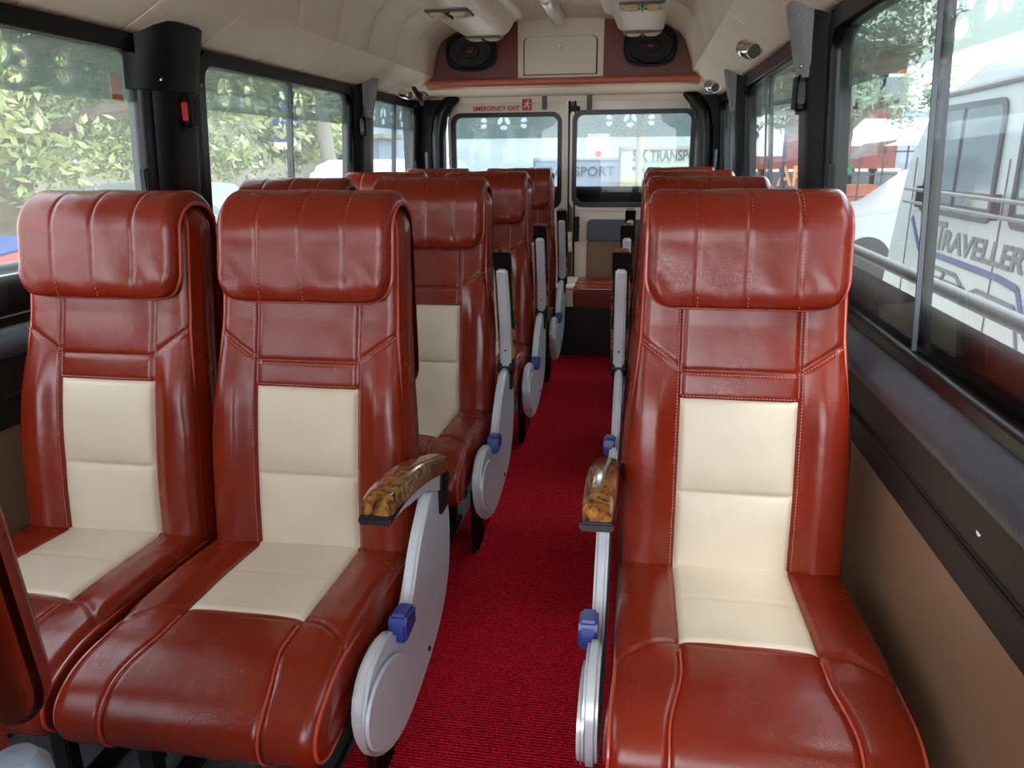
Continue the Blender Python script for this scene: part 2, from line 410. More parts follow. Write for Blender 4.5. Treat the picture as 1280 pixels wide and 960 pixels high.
# headrest pad: wraps over the top of the backrest
PADHW = .176
def padpath():
    pts = []
    for z in frange(.866, ZT0, 16): pts.append((backform(z)[0]-.012*sst((z-.86)/.04)-.004, z))
    yc = (backform(ZT0)[0]+backform(ZT0)[1])/2; hy = yc-pts[-1][0]
    for k in range(1, 17):
        a = pi*k/16; pts.append((yc-hy*cos(a), ZT0+.062*sin(a)**.85 if sin(a) > 0 else ZT0))
    for k in range(1, 24): pts.append((yc+hy+.003, ZT0-.34*k/23))
    return pts
def make_pad(parent):
    P = padpath(); N = len(P)
    L = [0]
    for (a, b), (c, d) in zip(P, P[1:]): L.append(L[-1]+sqrt((a-c)**2+(b-d)**2))
    T = L[-1]
    def dirn(i):
        a = P[max(0, i-1)]; b = P[min(N-1, i+1)]; t = Vector((b[0]-a[0], b[1]-a[1])).normalized(); return Vector((-t.y, t.x))
    us = sorted(set([round(x, 5) for x in [-1+.02*k for k in range(101)]+[.985, .995, -.985, -.995]]))
    V = []; edge = []
    idx = []
    # finer s sampling at the start
    def samp(s):
        s = max(0, min(T, s))
        for i in range(N-1):
            if s <= L[i+1]+1e-9:
                t = (s-L[i])/(L[i+1]-L[i]); p = Vector(P[i]).lerp(Vector(P[i+1]), t); d = dirn(i).lerp(dirn(i+1), t).normalized(); return p, d
        return Vector(P[-1]), dirn(N-1)
    ss = sorted(set([.0005, .002, .004, .007, .011, .016]+frange(.02, T-.02, 90)+[T-.012, T-.006, T-.001]))
    r = .055
    def hw(s):
        d = min(s, T-s)
        return PADHW-(r-sqrt(max(0, r*r-(r-min(d, r))**2)))*(1 if d < r else 0)
    rows = []
    for sgn in (1,):
        for s in ss:
            p, d = samp(s); row = []
            for u in us:
                w = hw(s); x = u*w
                te = min(1, (PADHW-abs(x))/.03 if True else 1)
                dd = min(s, T-s)
                e1 = sqrt(max(0, 1-(1-min(1, dd/.022))**2)); e2 = sqrt(max(0, 1-(1-min(1, (w-abs(x))/.022))**2))
                th = .030*e1*e2*(1-.15*sst((s-.25)/.1))
                if s < .25:
                    for gx in (-.088, 0, .088): th -= groove(x-gx, .003, .0022)*e1*e2
                    wr = .5+.5*sst((.12-s)/.1)
                    th += wr*.0045*noise.noise(Vector((x*14+s*9, s*16, 1.7)))*e1*e2
                    th += .003*sin((x*1.2+s*.9)*70+2*noise.noise(Vector((x*8, s*8, 0))))*sst((.10-s)/.08)*sst((abs(x)-.07)/.08)*e1*e2
                th = max(th, 0)-.003
                y, z = p.x+d.x*th, p.y+d.y*th
                row.append((x, y, z))
            rows.append(row)
    n = len(us); V = [v for rw in rows for v in rw]
    Fc = [(j*n+i, j*n+i+1, (j+1)*n+i+1, (j+1)*n+i) for j in range(len(ss)-1) for i in range(n-1)]
    # inner skin closes the pad
    base = len(V)
    for s in ss:
        p, d = samp(s)
        for u in us[::10]: V.append((u*hw(s), p.x-d.x*.006, p.y-d.y*.006))
    ni = len(us[::10])
    Fc += [(base+j*ni+i, base+(j+1)*ni+i, base+(j+1)*ni+i+1, base+j*ni+i+1) for j in range(len(ss)-1) for i in range(ni-1)]
    me = bpy.data.meshes.new('headrest_pad'); me.from_pydata(V, [], Fc)
    bm = bmesh.new(); bm.from_mesh(me)
    for fc in bm.faces: fc.smooth = True
    bm.to_mesh(me); bm.free()
    me.polygons.foreach_get
    s_ = sum(pl.normal.y*pl.area for pl in me.polygons[:n*10])
    if s_ > 0: me.flip_normals()
    pad = place('headrest_pad', me, 'leather', parent)
    path = []
    for s in frange(.30, .0, 50):
        p, d = samp(s); path.append((-hw(s)-.001, p.x+d.x*.002, p.y+d.y*.002))
    w0 = hw(0)
    p, d = samp(0.0)
    path += [(x, p.x+d.x*.003, p.y-.001) for x in frange(-w0, w0, 24)][1:-1]
    path += [(-x, y, z) for x, y, z in path[:51][::-1]]
    m = MB(); m.tube(path, .003, 6); m.build('piping', 'piping', pad)
    m = MB()
    for gx in (-.088, 0, .088):
        for s in frange(.012, .2, 30):
            p, d = samp(s); p2, _ = samp(s+.0035)
            th = .0255
            m.tube([(gx+.004, p.x+d.x*th, p.y+d.y*th), (gx+.004, p2.x+d.x*th, p2.y+d.y*th)], .0006, 4)
    m.build('stitching', 'thread', pad, kind='stuff')

# cushion
def bez(p0, p1, p2, p3, n):
    o = []
    for k in range(n):
        t = k/n; o.append(tuple((1-t)**3*a+3*(1-t)**2*t*b+3*(1-t)*t*t*c+t**3*d for a, b, c, d in zip(p0, p1, p2, p3)))
    return o
def cushpath():
    P = bez((.33, .268), (.15, .262), (.0, .262), (-.085, .266), 12)
    P += bez((-.085, .266), (-.125, .268), (-.152, .292), (-.150, .326), 16)
    P += bez((-.150, .326), (-.148, .366), (-.10, .392), (-.03, .397), 18)
    P += bez((-.03, .397), (.06, .4), (.2, .39), (.33, .384), 60)
    P += bez((.33, .384), (.36, .382), (.37, .36), (.37, .33), 6)
    P += [(.37, .30)]
    return P
def make_cushion(parent):
    P = cushpath(); N = len(P)
    def core(y): return Vector((max(-.085, min(.33, y)), .325))
    xs0 = [CW*k/20 for k in range(20)]+[CW+(.207-CW)*k/26 for k in range(27)]
    V = []
    for j, (y, z) in enumerate(P):
        hw = .207+.004*sst((-y)/.1)
        top = z > .33
        a = P[max(0, j-1)]; b = P[min(N-1, j+1)]; t = Vector((b[0]-a[0], b[1]-a[1])).normalized(); nr = Vector((-t.y, t.x))
        c = core(y); p = Vector((y, z)); ic = (c-p)
        if ic.dot(nr) > 0: nr = -nr
        icn = ic.normalized()
        xs = [x if x <= CW else CW+(x-CW)*(hw-CW)/(.207-CW) for x in xs0]; xs = [-x for x in xs[:0:-1]]+xs
        R = []; rr = .026
        for x in xs:
            ax = abs(x); d = 0
            if z > .30 or y < -.05:
                d += .010*sst((ax-CW)/.05)*sst((y+.02)/.1)
                sx = CW+.02*sst((-y)/.12)               # seams spread a little down the nose
                if y < .33: d -= groove(ax-(CW if y > .06 else sx), .004, .006)
                if ax < CW and .30 < z:
                    d -= groove(y-.066, .004, .005)+groove(y-.205, .004, .0018)
                    if y > .066: d += .004*(1-(ax/CW)**4)
                if ax > CW:
                    yl = .066-.075*((ax-CW)/(.215-CW))**1.6
                    if z > .36: d -= groove(y-yl, .004, .005)
                d += .003*noise.noise(Vector((x*8, y*8, 5)))
                if z > .36: d -= .006*sst((ax-.0)/.22)*0
            e = 0
            if ax > hw-rr: e = rr*(1-sqrt(max(0, 1-((ax-hw+rr)/rr)**2)))
            q_ = p+nr*d+icn*e
            R.append((x, q_.x, q_.y))
        p2 = p+icn*rr
        side = []
        for k in range(1, 6):
            t_ = k/5; q_ = p2.lerp(c, t_); side.append((hw+.004*sin(pi*t_), q_.x, q_.y))
        R = [(-x, y_, z_) for x, y_, z_ in side[::-1]]+R+side
        V += R
    n = len(R); ns = 5
    Fc = [(j*n+i, j*n+i+1, (j+1)*n+i+1, (j+1)*n+i) for j in range(N-1) for i in range(n-1)]
    Fc.append(tuple((N-1)*n+i for i in range(n)))
    def pred(f):
        if len(f) > 4: return False
        cx = sum(V[k][0] for k in f)/4; cy = sum(V[k][1] for k in f)/4; cz = sum(V[k][2] for k in f)/4
        return abs(cx) < CW and cy > .066 and cz > .37
    a, b = split_build(V, Fc, pred, 'cushion', 'leather', 'cushion_centre_panel', 'cream', parent)
    fliptest(b.data, 2, 1)
    for sgn in (-1, 1):
        path = []
        for j, (y, z) in enumerate(P[10:-4]):
            hw = .207+.004*sst((-y)/.1); c = core(y); ic = (c-Vector((y, z))).normalized()
            path.append((sgn*(hw-.004), y+ic.x*.012, z+ic.y*.012))
        MB().tube(path, .003, 6).build('piping', 'piping', parent)
    for sgn in (-1, 1):
        path = []
        for j, (y, z) in enumerate(P[8:62]):
            sx = CW+.02*sst((-y)/.12); path.append((sgn*(sx if y < .06 else CW), y, z-.001 if z > .33 else z))
        MB().tube(path, .0022, 6).build('piping', 'piping', parent)

# ---- side shield and armrest (for the side at +x; sgn mirrors)
SH = [(.335, .485), (.37, .505), (.43, .50), (.475, .47), (.50, .42), (.505, .36), (.495, .29), (.465, .235), (.41, .19), (.33, .162), (.24, .142), (.15, .135), (.07, .15), (.01, .185), (-.035, .232), (-.055, .285), (-.052, .33), (-.02, .365), (.03, .378), (.085, .372), (.13, .345), (.165, .335), (.20, .352), (.235, .39), (.27, .435)]
def smooth_poly(P, it=2):
    for _ in range(it):
        Q = []
        for i in range(len(P)):
            a, b = P[i], P[(i+1) % len(P)]
            Q += [(a[0]*.75+b[0]*.25, a[1]*.75+b[1]*.25), (a[0]*.25+b[0]*.75, a[1]*.25+b[1]*.75)]
        P = Q
    return P
def make_shield(parent, sgn):
    m = MB(); P = smooth_poly(SH, 1)
    m.prism(P, 'x', sgn*.226, sgn*.25)
    o = m.build('side_shield', 'silver', parent, bevel=.006, seg=3, label='silver grey side shield')
    # raised oval pad of the shield and its screws
    m = MB(); Q = ell(.055, .262, .125, .078, -.42, 28)
    m.prism(Q, 'x', sgn*.246, sgn*.257); m.build('shield_boss', 'silver', o, bevel=.0065, seg=4)
    m = MB(); m.lathe([(.006, 0), (.006, .002), (.003, .004)], 10, (sgn*.25, .30, .19), 'x'); m.build('screw', 'steel_black', o)
    m = MB()
    m.prism([(.11, .332), (.172, .338), (.175, .374), (.118, .384), (.108, .37)], 'x', sgn*.236, sgn*.268)
    m.build('recline_lever', 'blue', parent, bevel=.005, seg=2, label='blue plastic recline lever')
def make_arm(parent, sgn, up):
    ang = math.radians(-82) if up else math.radians(-17)
    pv = Vector((0, .43, .500)); rot = Matrix.Rotation(ang, 4, 'X')
    def T(me):
        for v in me.vertices:
            co = rot @ Vector((v.co.x*1, v.co.y, v.co.z)); v.co = (co.x*1+sgn*.24, co.y+pv.y, co.z+pv.z)
        if sgn < 0: pass
    # silver bracket
    m = MB()
    m.prism([(.03, -.02), (.02, .022), (-.1, .03), (-.24, .010), (-.325, -.018), (-.32, -.034), (-.26, -.024), (-.12, -.012), (-.03, -.024)], 'x', -.017, .017)
    me = m.mesh('armrest_bracket', .006, 3); T(me); br = place('armrest_bracket', me, 'silver', parent, label='silver armrest underside')
    for yy in (-.06, -.29):
        m = MB(); m.lathe([(.005, 0), (.005, -.004)], 8, (0, yy, -.016+.0*yy), 'z'); me = m.mesh('screw'); T(me); place('screw', me, 'steel_black', br)
    # burl pad: swept rounded section following a drooping curve
    secs = []
    K = 22
    for k in range(K+1):
        t = k/K; y = .015-.385*t; z = .036-.004*t-.036*max(0, (t-.35)/.65)**2; w = .024+.004*sin(pi*t); h = .017+.004*t
        if t < .04: w *= .8; h *= .8
        if t > .96: w *= .93; h *= .85
        sl = math.atan2(-.036*2*max(0, (t-.35)/.65)/.65, .385)
        ring = []
        for a, b in ((-1, -1), (-1, -.2), (-.97, .5), (-.8, .85), (-.4, 1), (0, 1.04), (.4, 1), (.8, .85), (.97, .5), (1, -.2), (1, -1)):
            ring.append((a*w, y+b*h*sin(sl), z+b*h*cos(sl)))
        secs.append(ring)
    n = len(secs[0]); m = MB(); vs = [v for r_ in secs for v in r_]
    fs = [(j*n+i, j*n+(i+1) % n, (j+1)*n+(i+1) % n, (j+1)*n+i) for j in range(K) for i in range(n)]
    fs += [tuple(range(n)), tuple(K*n+i for i in range(n))[::-1]]
    m.add(vs, fs); me = m.mesh('armrest_pad', angle=50); T(me); place('armrest_pad', me, 'wood', parent, label='glossy burl wood armrest pad')
    # black liner under the pad, and the pivot
    def zl(t): return .036-.004*t-.036*max(0, (t-.35)/.65)**2-.018
    L1 = [(.015-.388*t, zl(t)+.004) for t in frange(.35, 1.0, 10)]; L2 = [(.015-.388*t, zl(t)-.004-.006*sst((t-.7)/.3)) for t in frange(1.0, .35, 10)]
    m = MB(); m.prism(L1+L2, 'x', -.0265, .0265); me = m.mesh('armrest_tip', .003); T(me); place('armrest_tip', me, 'black', parent)
    m = MB(); m.lathe([(.018, -.026), (.026, -.022), (.026, .022), (.018, .026)], 18, (sgn*.24, pv.y, pv.z), 'x')
    m.box((sgn*.24, pv.y+.01, pv.z-.035), (.034, .05, .07))
    m.build('armrest_hinge', 'black', parent)

def make_frame(parent, sgn):
    for sx in (-.185, .08):
        for y in (.02, .30):
            m = MB(); m.box((sx, y, .13), (.034, .03, .26)); m.build('leg', 'steel_black', parent, bevel=.003)
        m = MB(); m.box((sx, .16, .008), (.04, .40, .016)); m.build('floor_rail', 'steel_black', parent, bevel=.002)
    m = MB()
    for y in (.02, .30): m.box((0, y, .25), (.39, .03, .022))
    for sx in (-.185, .08): m.box((sx, .16, .25), (.03, .31, .022))
    m.build('seat_frame', 'steel_black', parent, bevel=.002)
    m = MB(); a = Vector((-.02, -.02, .245)); b = Vector((-.05, .30, .03)); d = b-a
    m.tube([a, a.lerp(b, .5), b], .014, 8); m.build('brace', 'steel_black', parent)
    m = MB(); m.box((sgn*.195, .22, .125), (.012, .26, .2))
    for k in range(7): m.box((sgn*.203, .115+k*.012, .08+.0*k), (.006, .004, .11))
    m.build('pedestal_panel', 'lowfilm', parent, bevel=.0015, label='dark red pedestal panel')
def make_pocket(parent):
    m = MB()
    ys = lambda z: backform(z)[1]
    P = [(ys(.70), .70), (ys(.70)+.02, .70), (ys(.6)+.045, .60), (ys(.5)+.05, .47), (ys(.42)+.01, .41), (ys(.42)-.005, .41)]
    m.prism(P, 'x', -.17, .17); o = m.build('rear_pocket', 'cream', parent, bevel=.008, seg=3, label='cream rear pocket with red trim')
    m = MB()
    for s in (-1, 1): m.tube([(s*.172, y+.002, z) for y, z in P[1:5]], .007, 8)
    m.tube([(x, P[1][0], P[1][1]) for x in frange(-.172, .172, 4)], .007, 8)
    m.build('pocket_trim', 'leather', o)

def make_seat(arm_side, up, name='passenger_seat'):
    root = empty(name)
    make_back(root); make_pad(root); make_cushion(root); make_pocket(root)
    make_frame(root, arm_side or 1)
    if arm_side: make_shield(root, arm_side); make_arm(root, arm_side, up)
    return root
def children(o): return [c for c in bpy.data.objects if c.parent == o]
def copy_tree(o, parent=None, skip=()):
    c = o.copy(); COL.objects.link(c); c.parent = parent
    for ch in children(o):
        if ch.name.split('.')[0] in skip: continue
        copy_tree(ch, c)
    return c
GRP = 'red and cream passenger seats along the aisle'
base = make_seat(0, False)
PITCH = .885
LAC, LWC, RC = -.635, -1.070, .192
def side_parts(root, s, up):
    make_shield(root, s); make_arm(root, s, up)
LAB = {
 ('A', 0): 'aisle seat of the nearest left pair, wood armrest lowered beside its cream centre',
 ('A', 1): 'left aisle seat just behind the front pair, its wood armrest folded up',
 ('A', 2): 'left aisle seat in the third row, armrest folded up, between second and last rows',
 ('A', 3): 'rearmost left aisle seat, nearest the rear doors, with folded up armrest',
 ('W', 0): 'window seat of the nearest left pair, no armrest, beside the black pillar',
 ('W', 1): 'left window seat directly behind the front pair, only its headrest top showing',
 ('W', 2): 'left window seat in the third row, headrest top below the second pillar',
 ('W', 3): 'rearmost left window seat, a sliver of headrest below the smallest left window',
 ('R', 0): 'large single seat at right foreground with bright headrest and cream centre',
 ('R', 1): 'single right seat directly behind the large foreground one, headrest top showing',
 ('R', 2): 'third single seat from the front along the right windows',
 ('R', 3): 'rearmost single right seat, its headrest highest and farthest back of that row',
}
templ = {}
for kind, cx, oy in (('A', LAC, .98), ('W', LWC, .98), ('R', RC, 1.01)):
    for k in range(4):
        if kind == 'W': r = base if k == 0 else copy_tree(base)
        else:
            s = 1 if kind == 'A' else -1
            key = (kind, k > 0)
            if key not in templ:
                r = copy_tree(base); side_parts(r, s, k > 0); templ[key] = r
            else: r = copy_tree(templ[key])
        r.location = (cx, oy+PITCH*k, 0)
        tag(r, LAB[(kind, k)], 'seat', GRP)
r = copy_tree(base); r.location = (-.655, -.060, 0)
Hn = Vector((0, .36, .36)); RT = Matrix.Translation(Hn) @ Matrix.Rotation(math.radians(5.2), 4, 'X') @ Matrix.Translation(-Hn)
for ch in children(r):                                   # this backrest stands a little more upright
    if sum(v.co.z for v in ch.data.vertices)/len(ch.data.vertices) > .5 and not ch.name.startswith('armrest'): ch.matrix_local = RT
tag(r, 'seat cut off at the left edge of the picture, only its orange red side showing', 'seat', GRP)
# grab handle on the back of that seat
g = at(20, 962, X=-.41)
o = empty('grab_handle', (g.x, g.y, g.z)); tag(o, 'bluish grey rounded handle in the bottom left corner beside the cut off seat', 'handle')
m = MB(); m.lathe([(.001, .012), (.014, .010), (.021, 0), (.023, -.02), (.02, -.1), (.001, -.11)], 20); m.build('handle_cap', 'slate', o)
m = MB(); m.tube([(-.03, -.01, -.08), (-.01, 0, -.07), (0, 0, -.05)], .012, 10); m.build('handle_arm', 'steel_black', o)

# ------------------------------------------------------------------ the bus body
XC = -.455
Y0, YD = -1.1, 4.85                        # front end of the modelled body, plane of the rear doors
def W(z): return lerp_tab([(0, .93), (.57, .925), (.8, .925), (1.46, .885)], z)
def side(s, z, off=0): return XC+s*(W(z)+off)
# floor
m = MB(); m.box((XC, (Y0+YD)/2, -.03), (1.9, YD-Y0, .05)); m.build('floor', 'vinyl', kind='structure')
m = MB(); m.box((-.275, (Y0+YD)/2-.2, -.0015), (.51, YD-Y0-.5, .009)); o = m.build('aisle_carpet', 'carpet', bevel=.002, label='red ribbed carpet runner along the aisle floor', cat='carpet')
# side walls: lower tan board, dark panel, ledge, black window band
SPANS = [(-.95, .50), (.78, 2.045), (2.32, 3.62), (3.88, 4.72)]
ZB, ZTp = .785, 1.435
nwin = 0
def wheel(cx, cz, r):
    H = []
    for k in range(3):
        a = pi/2+2*pi*k/3+pi
        H.append(ell(cx+.58*r*cos(a), cz+.58*r*sin(a), .30*r, .52*r, a, 16))
    return H
def tear(cx, cz, s, fl, up):
    P = [(0, 0), (.35, .5), (.9, .55), (1.1, .1), (.7, -.1)]
    return smooth_poly([(cx+fl*(a-.5)*s, cz+up*b*s+up*.008) for a, b in P], 2)
for s, sd in ((-1, 'left'), (1, 'right')):
    wall = empty('wall_'+sd, kind='structure')
    m = MB(); m.prism([(XC+s*.925, .0), (XC+s*.905, .57), (XC+s*.96, .57), (XC+s*.96, 0)], 'y', Y0, YD); m.build('lower_panel', 'tan', wall)
    m = MB(); m.prism([(XC+s*.903, .565), (XC+s*.882, .725), (XC+s*.96, .725), (XC+s*.96, .565)], 'y', Y0, YD)
    m.prism([(XC+s*.884, .64), (XC+s*.889, .646), (XC+s*.93, .646), (XC+s*.93, .632), (XC+s*.891, .632)], 'y', Y0, YD)
    m.build('dark_panel', 'darkpanel', wall, bevel=.003)
    m = MB(); m.prism(smooth_poly([(XC+s*.93, .788), (XC+s*.912, .786), (XC+s*.892, .768), (XC+s*.872, .748), (XC+s*.868, .732), (XC+s*.88, .72), (XC+s*.93, .718)], 1), 'y', Y0, YD)
    m.build('ledge', 'ledge', wall, angle=60)
    for yy in (.95, 1.9, 2.9):
        m = MB(); m.lathe([(.008, 0), (.008, .003), (.004, .005)], 12, (XC+s*.888, yy, .682), 'x'); m.build('screw', 'chrome', wall)
    def fn(a, b, c, s=s): return Vector((side(s, b, c), a, b))
    outl = [[(Y0, .74), (YD, .74), (YD, 1.47), (Y0, 1.47)]]+[rrect(a, b, ZB, ZTp, .06) for a, b in SPANS]
    me = plate(outl, .03, lambda a, b, c, s=s: fn(a, b, c+.02)); place('window_band', me, 'black', wall)
    # cover strip above the windows
    m = MB(); m.prism([(XC+s*.885, 1.455), (XC+s*.872, 1.462), (XC+s*.872, 1.472), (XC+s*.885, 1.478), (XC+s*.91, 1.478), (XC+s*.91, 1.455)], 'y', Y0, YD); m.build('top_strip', 'rubber', wall)
    for wi, (a, b) in enumerate(SPANS):
        nwin += 1
        w = empty('window_%d' % nwin, kind='structure')
        place('window_frame', plate([rrect(a-.018, b+.018, ZB-.015, ZTp+.015, .07), rrect(a+.02, b-.02, ZB+.018, ZTp-.025, .05)], .05, lambda p, q_, c, s=s: fn(p, q_, c+.012)), 'rubber', w)
        mid = {0: -.2, 1: 1.45 if s < 0 else 1.435, 2: 3.03 if s < 0 else 3.2, 3: 4.38}[wi]
        over = .034
        if not (wi == 1 and s < 0):
            place('glass_pane', plate([[(a+.01, ZB+.01), (mid+.01, ZB+.01), (mid+.01, ZTp-.01), (a+.01, ZTp-.01)]], .004, lambda p, q_, c, s=s: fn(p, q_, c+.024)), 'glass', w)
            place('glass_pane', plate([[(mid-over, ZB+.01), (b-.01, ZB+.01), (b-.01, ZTp-.01), (mid-over, ZTp-.01)]], .004, lambda p, q_, c, s=s: fn(p, q_, c+.012)), 'glass', w)
            m = MB(); m.prism([(mid-.012, ZB), (mid+.022, ZB), (mid+.022, ZTp), (mid-.012, ZTp)], 'x', -.008, .008)
            me = m.mesh('mullion', .002)
            for v in me.vertices: v.co = fn(v.co.y, v.co.z, .036+v.co.x)
            place('mullion', me, 'rubber', w)
            m = MB(); m.prism([(mid-over-.003, ZB+.01), (mid-over+.001, ZB+.01), (mid-over+.001, ZTp-.01), (mid-over-.003, ZTp-.01)], 'x', -.004, .004)
            me = m.mesh('pane_edge')
            for v in me.vertices: v.co = fn(v.co.y, v.co.z, .012+v.co.x)
            place('pane_edge', me, 'greypocket', w)
        else:
            place('glass_pane', plate([[(a+.01, ZB+.01), (b-.01, ZB+.01), (b-.01, ZTp-.01), (a+.01, ZTp-.01)]], .004, lambda p, q_, c, s=s: fn(p, q_, c+.02)), 'glass', w)
        # latch at the end of the sliding pane
        m = MB(); m.box((side(s, 1.03, -.012), b-.035, 1.065), (.02, .03, .09)); m.build('latch', 'black', w, bevel=.004)
        # tinted band with spoked wheel cut-outs
        zb = 1.283; H = []
        cen = {1: [1.10, 1.62 if s < 0 else 1.36], 2: [2.53, 3.11], 3: [4.18, 4.52], 0: [-.6, .1]}[wi]
        for c_ in cen:
            H += wheel(c_, 1.345, .052)
            for fl in (-1, 1):
                for up_ in (-1, 1): H.append(tear(c_+fl*.15, 1.345, .048, fl, up_))
        place('tinted_band', plate([[(a+.012, zb), (b-.012, zb), (b-.012, ZTp-.012), (a+.012, ZTp-.012)]]+H, .0015, lambda p, q_, c, s=s: fn(p, q_, c+.030)), 'film', w)
        place('lower_film', plate([[(a+.012, ZB+.01), (b-.012, ZB+.01), (b-.012, .885), (a+.012, .885)]], .0015, lambda p, q_, c, s=s: fn(p, q_, c+.030)), 'lowfilm', w)
    # guard rail outside
    m = MB(); m.tube([(side(s, .9, .10), y, .89) for y in frange(Y0, YD, 10)], .0135, 10)
    for yy in (.64, 2.25, 3.83): m.box((side(s, .9, .07), yy, .89), (.07, .02, .02))
    m.build('guard_rail', 'stripegrey', wall)
    # lower body skin outside
    m = MB(); m.box((XC+s*.985, (Y0+YD)/2, .27), (.03, YD-Y0, 1.0)); m.build('outer_skin', 'white', wall)
    # pillars
    for pi_, (y0, y1) in enumerate([(.50, .78), (2.055, 2.27), (3.625, 3.82)]):
        pl = empty('trim_%d' % (pi_+1+(3 if s > 0 else 0)), kind='structure')
        def pil(z0, z1, d0, d1, n=8):
            mm = MB(); pts = []; K = 10
            vs = []; 
            for k in range(n+1):
                z = z0+(z1-z0)*k/n
                for j in range(K+1):
                    t = j/K; y = y0+(y1-y0)*t; e = (1-abs(2*t-1)**5)
                    dd = d0+(d1-d0)*k/n
                    vs.append((side(s, z, -.002-dd*e), y, z))
                vs.append((side(s, z, .02), y1, z)); vs.append((side(s, z, .02), y0, z))
            nn = K+3; fs = [(k*nn+j, k*nn+(j+1) % nn, (k+1)*nn+(j+1) % nn, (k+1)*nn+j) for k in range(n) for j in range(nn)]
            fs += [tuple(range(nn))[::-1], tuple(n*nn+j for j in range(nn))]
            mm.add(vs, fs); return mm
        pil(.765, 1.50, .035, .05).build('pillar_cover', 'black', pl, angle=50)
        y0, y1 = (y0+.02, y1-.01) if s > 0 or pi_ != 1 else (y0-.06, y1+.01)
        mm = pil(1.315, 1.535, .055, .095); 
        mm.build('pillar_cap', 'grained' if pi_ > 0 and not (s < 0 and pi_ == 1) else 'black', pl, angle=50)
        for (yy, zz) in ((y0+.04, 1.34), (y1-.05, 1.34), (y0+.03, 1.5)):
            m = MB(); m.lathe([(.005, 0), (.005, -s*.004)], 10, (side(s, zz, -.098 if zz > 1.4 else -.06), yy, zz), 'x'); m.build('screw', 'chrome', pl)

# ceiling with padded ribs
prof = [(.882, 1.468), (.86, 1.478), (.80, 1.510), (.75, 1.538), (.712, 1.562), (.706, 1.585), (.70, 1.62), (.69, 1.67), (.672, 1.715), (.64, 1.752), (.59, 1.782), (.53, 1.803), (.45, 1.818), (.36, 1.828), (.27, 1.834), (.15, 1.838), (0, 1.84)]
prof_full = [(-a, b) for a, b in prof]+[(a, b) for a, b in prof[-2::-1]]
seams = [2.30-.35*k for k in range(10)][::-1]+[2.65+.35*k for k in range(7)]
ys = set([Y0, YD])
for k in range(int((YD-Y0)/.05)): ys.add(round(Y0+.05*k, 4))
for sm in seams:
    for d in (-.02, -.012, -.008, -.004, 0, .004, .008, .012, .02): ys.add(round(sm+d, 4))
ys = sorted(y for y in ys if Y0 <= y <= YD)
V = []
for y in ys:
    ds = min(abs(y-sm) for sm in seams)
    ph = ((y-2.30) % .35)/.35
    for i, (a, z) in enumerate(prof_full):
        aa = abs(a); bil = 0
        if .5 < aa < .709: bil = .020*sst((.712-aa)/.03 if aa > .69 else 1)*sst((aa-.5)/.12)*(sqrt(max(0, 1-(2*ph-1)**2)))-.004
        nx, nz = -a/1.0, -(z-1.2)
        L_ = sqrt(nx*nx+nz*nz); dep = -.003*exp(-(ds/.005)**2) if aa > .70 else 0
        k_ = bil+dep
        V.append((XC+a+nx/L_*k_, y, z+nz/L_*k_))
n = len(prof_full)
Fc = [(j*n+i, (j+1)*n+i, (j+1)*n+i+1, j*n+i+1) for j in range(len(ys)-1) for i in range(n-1)]
mm = MB(); mm.add(V, Fc); me = mm.mesh('ceiling', angle=35)
o = place('ceiling', me, 'ceil', kind='structure')
sd = o.modifiers.new('thick', 'SOLIDIFY'); sd.thickness = .02; sd.offset = -1 if me.polygons[len(me.polygons)//2].normal.z > 0 else -1
# front end (behind the camera): frame round the windscreen
m = MB(); m.box((XC, Y0-.02, .2), (1.95, .04, .9)); m.build('wall_front', 'darkpanel', kind='structure')

# ------------------------------------------------------------------ rear: header box with speakers, shelf
YB = 4.40
def cprof(y=0): return [(XC+a, z) for a, z in prof_full]
hb = empty('wall_back', kind='structure')
c_in = [(XC+a*.985, z+.004) for a, z in prof_full if z > 1.53]
m = MB(); m.prism([(c_in[0][0], 1.525)]+c_in+[(c_in[-1][0], 1.525)], 'y', YB, YB+.02); m.build('header_board', 'burg', hb, label='burgundy header board')
m = MB(); m.prism([(XC-.95, 1.44), (XC-.95, 1.53), (XC+.95, 1.53), (XC+.95, 1.44)], 'y', YD-.03, YD+.03); m.build('header_rail', 'ceil', hb)
a, b = at(648, 60, Y=YB), at(755, 60, Y=YB)
m = MB(); m.prism([(a.x, 1.53), (a.x, 1.832), (b.x, 1.832), (b.x, 1.53)], 'y', YB-.02, YB+.01); pc = m.build('hatch_surround', 'door', hb, bevel=.003)
h0, h1 = at(656, 89, Y=YB-.02), at(746, 44, Y=YB-.02)
hz0 = 1.55
hp = [(h1.x, hz0), (h1.x, h1.z-.03)]+[(h1.x-.03+.03*cos(t), h1.z-.03+.03*sin(t)) for t in frange(0, pi/2, 6)]+[(h0.x+.03+.03*cos(t), h1.z-.03+.03*sin(t)) for t in frange(pi/2, pi, 6)]+[(h0.x, hz0)]
hp2 = [((x-(h0.x+h1.x)/2)*1.035+(h0.x+h1.x)/2, (z-hz0)*1.03+hz0-.004) for x, z in hp]
m = MB(); m.prism(hp2, 'y', YB-.022, YB-.018); m.build('hatch_gap', 'black', hb)
m = MB(); m.prism(hp, 'y', YB-.03, YB-.02); hd = m.build('hatch_door', 'door', hb, bevel=.003)
m = MB(); m.lathe([(.008, 0), (.008, -.006), (.004, -.008)], 12, ((h0.x+h1.x)/2, YB-.03, h1.z-.04), 'y'); m.box(((h0.x+h1.x)/2, YB-.034, h1.z-.055), (.008, .006, .02)); m.build('hatch_lock', 'chrome', hd)
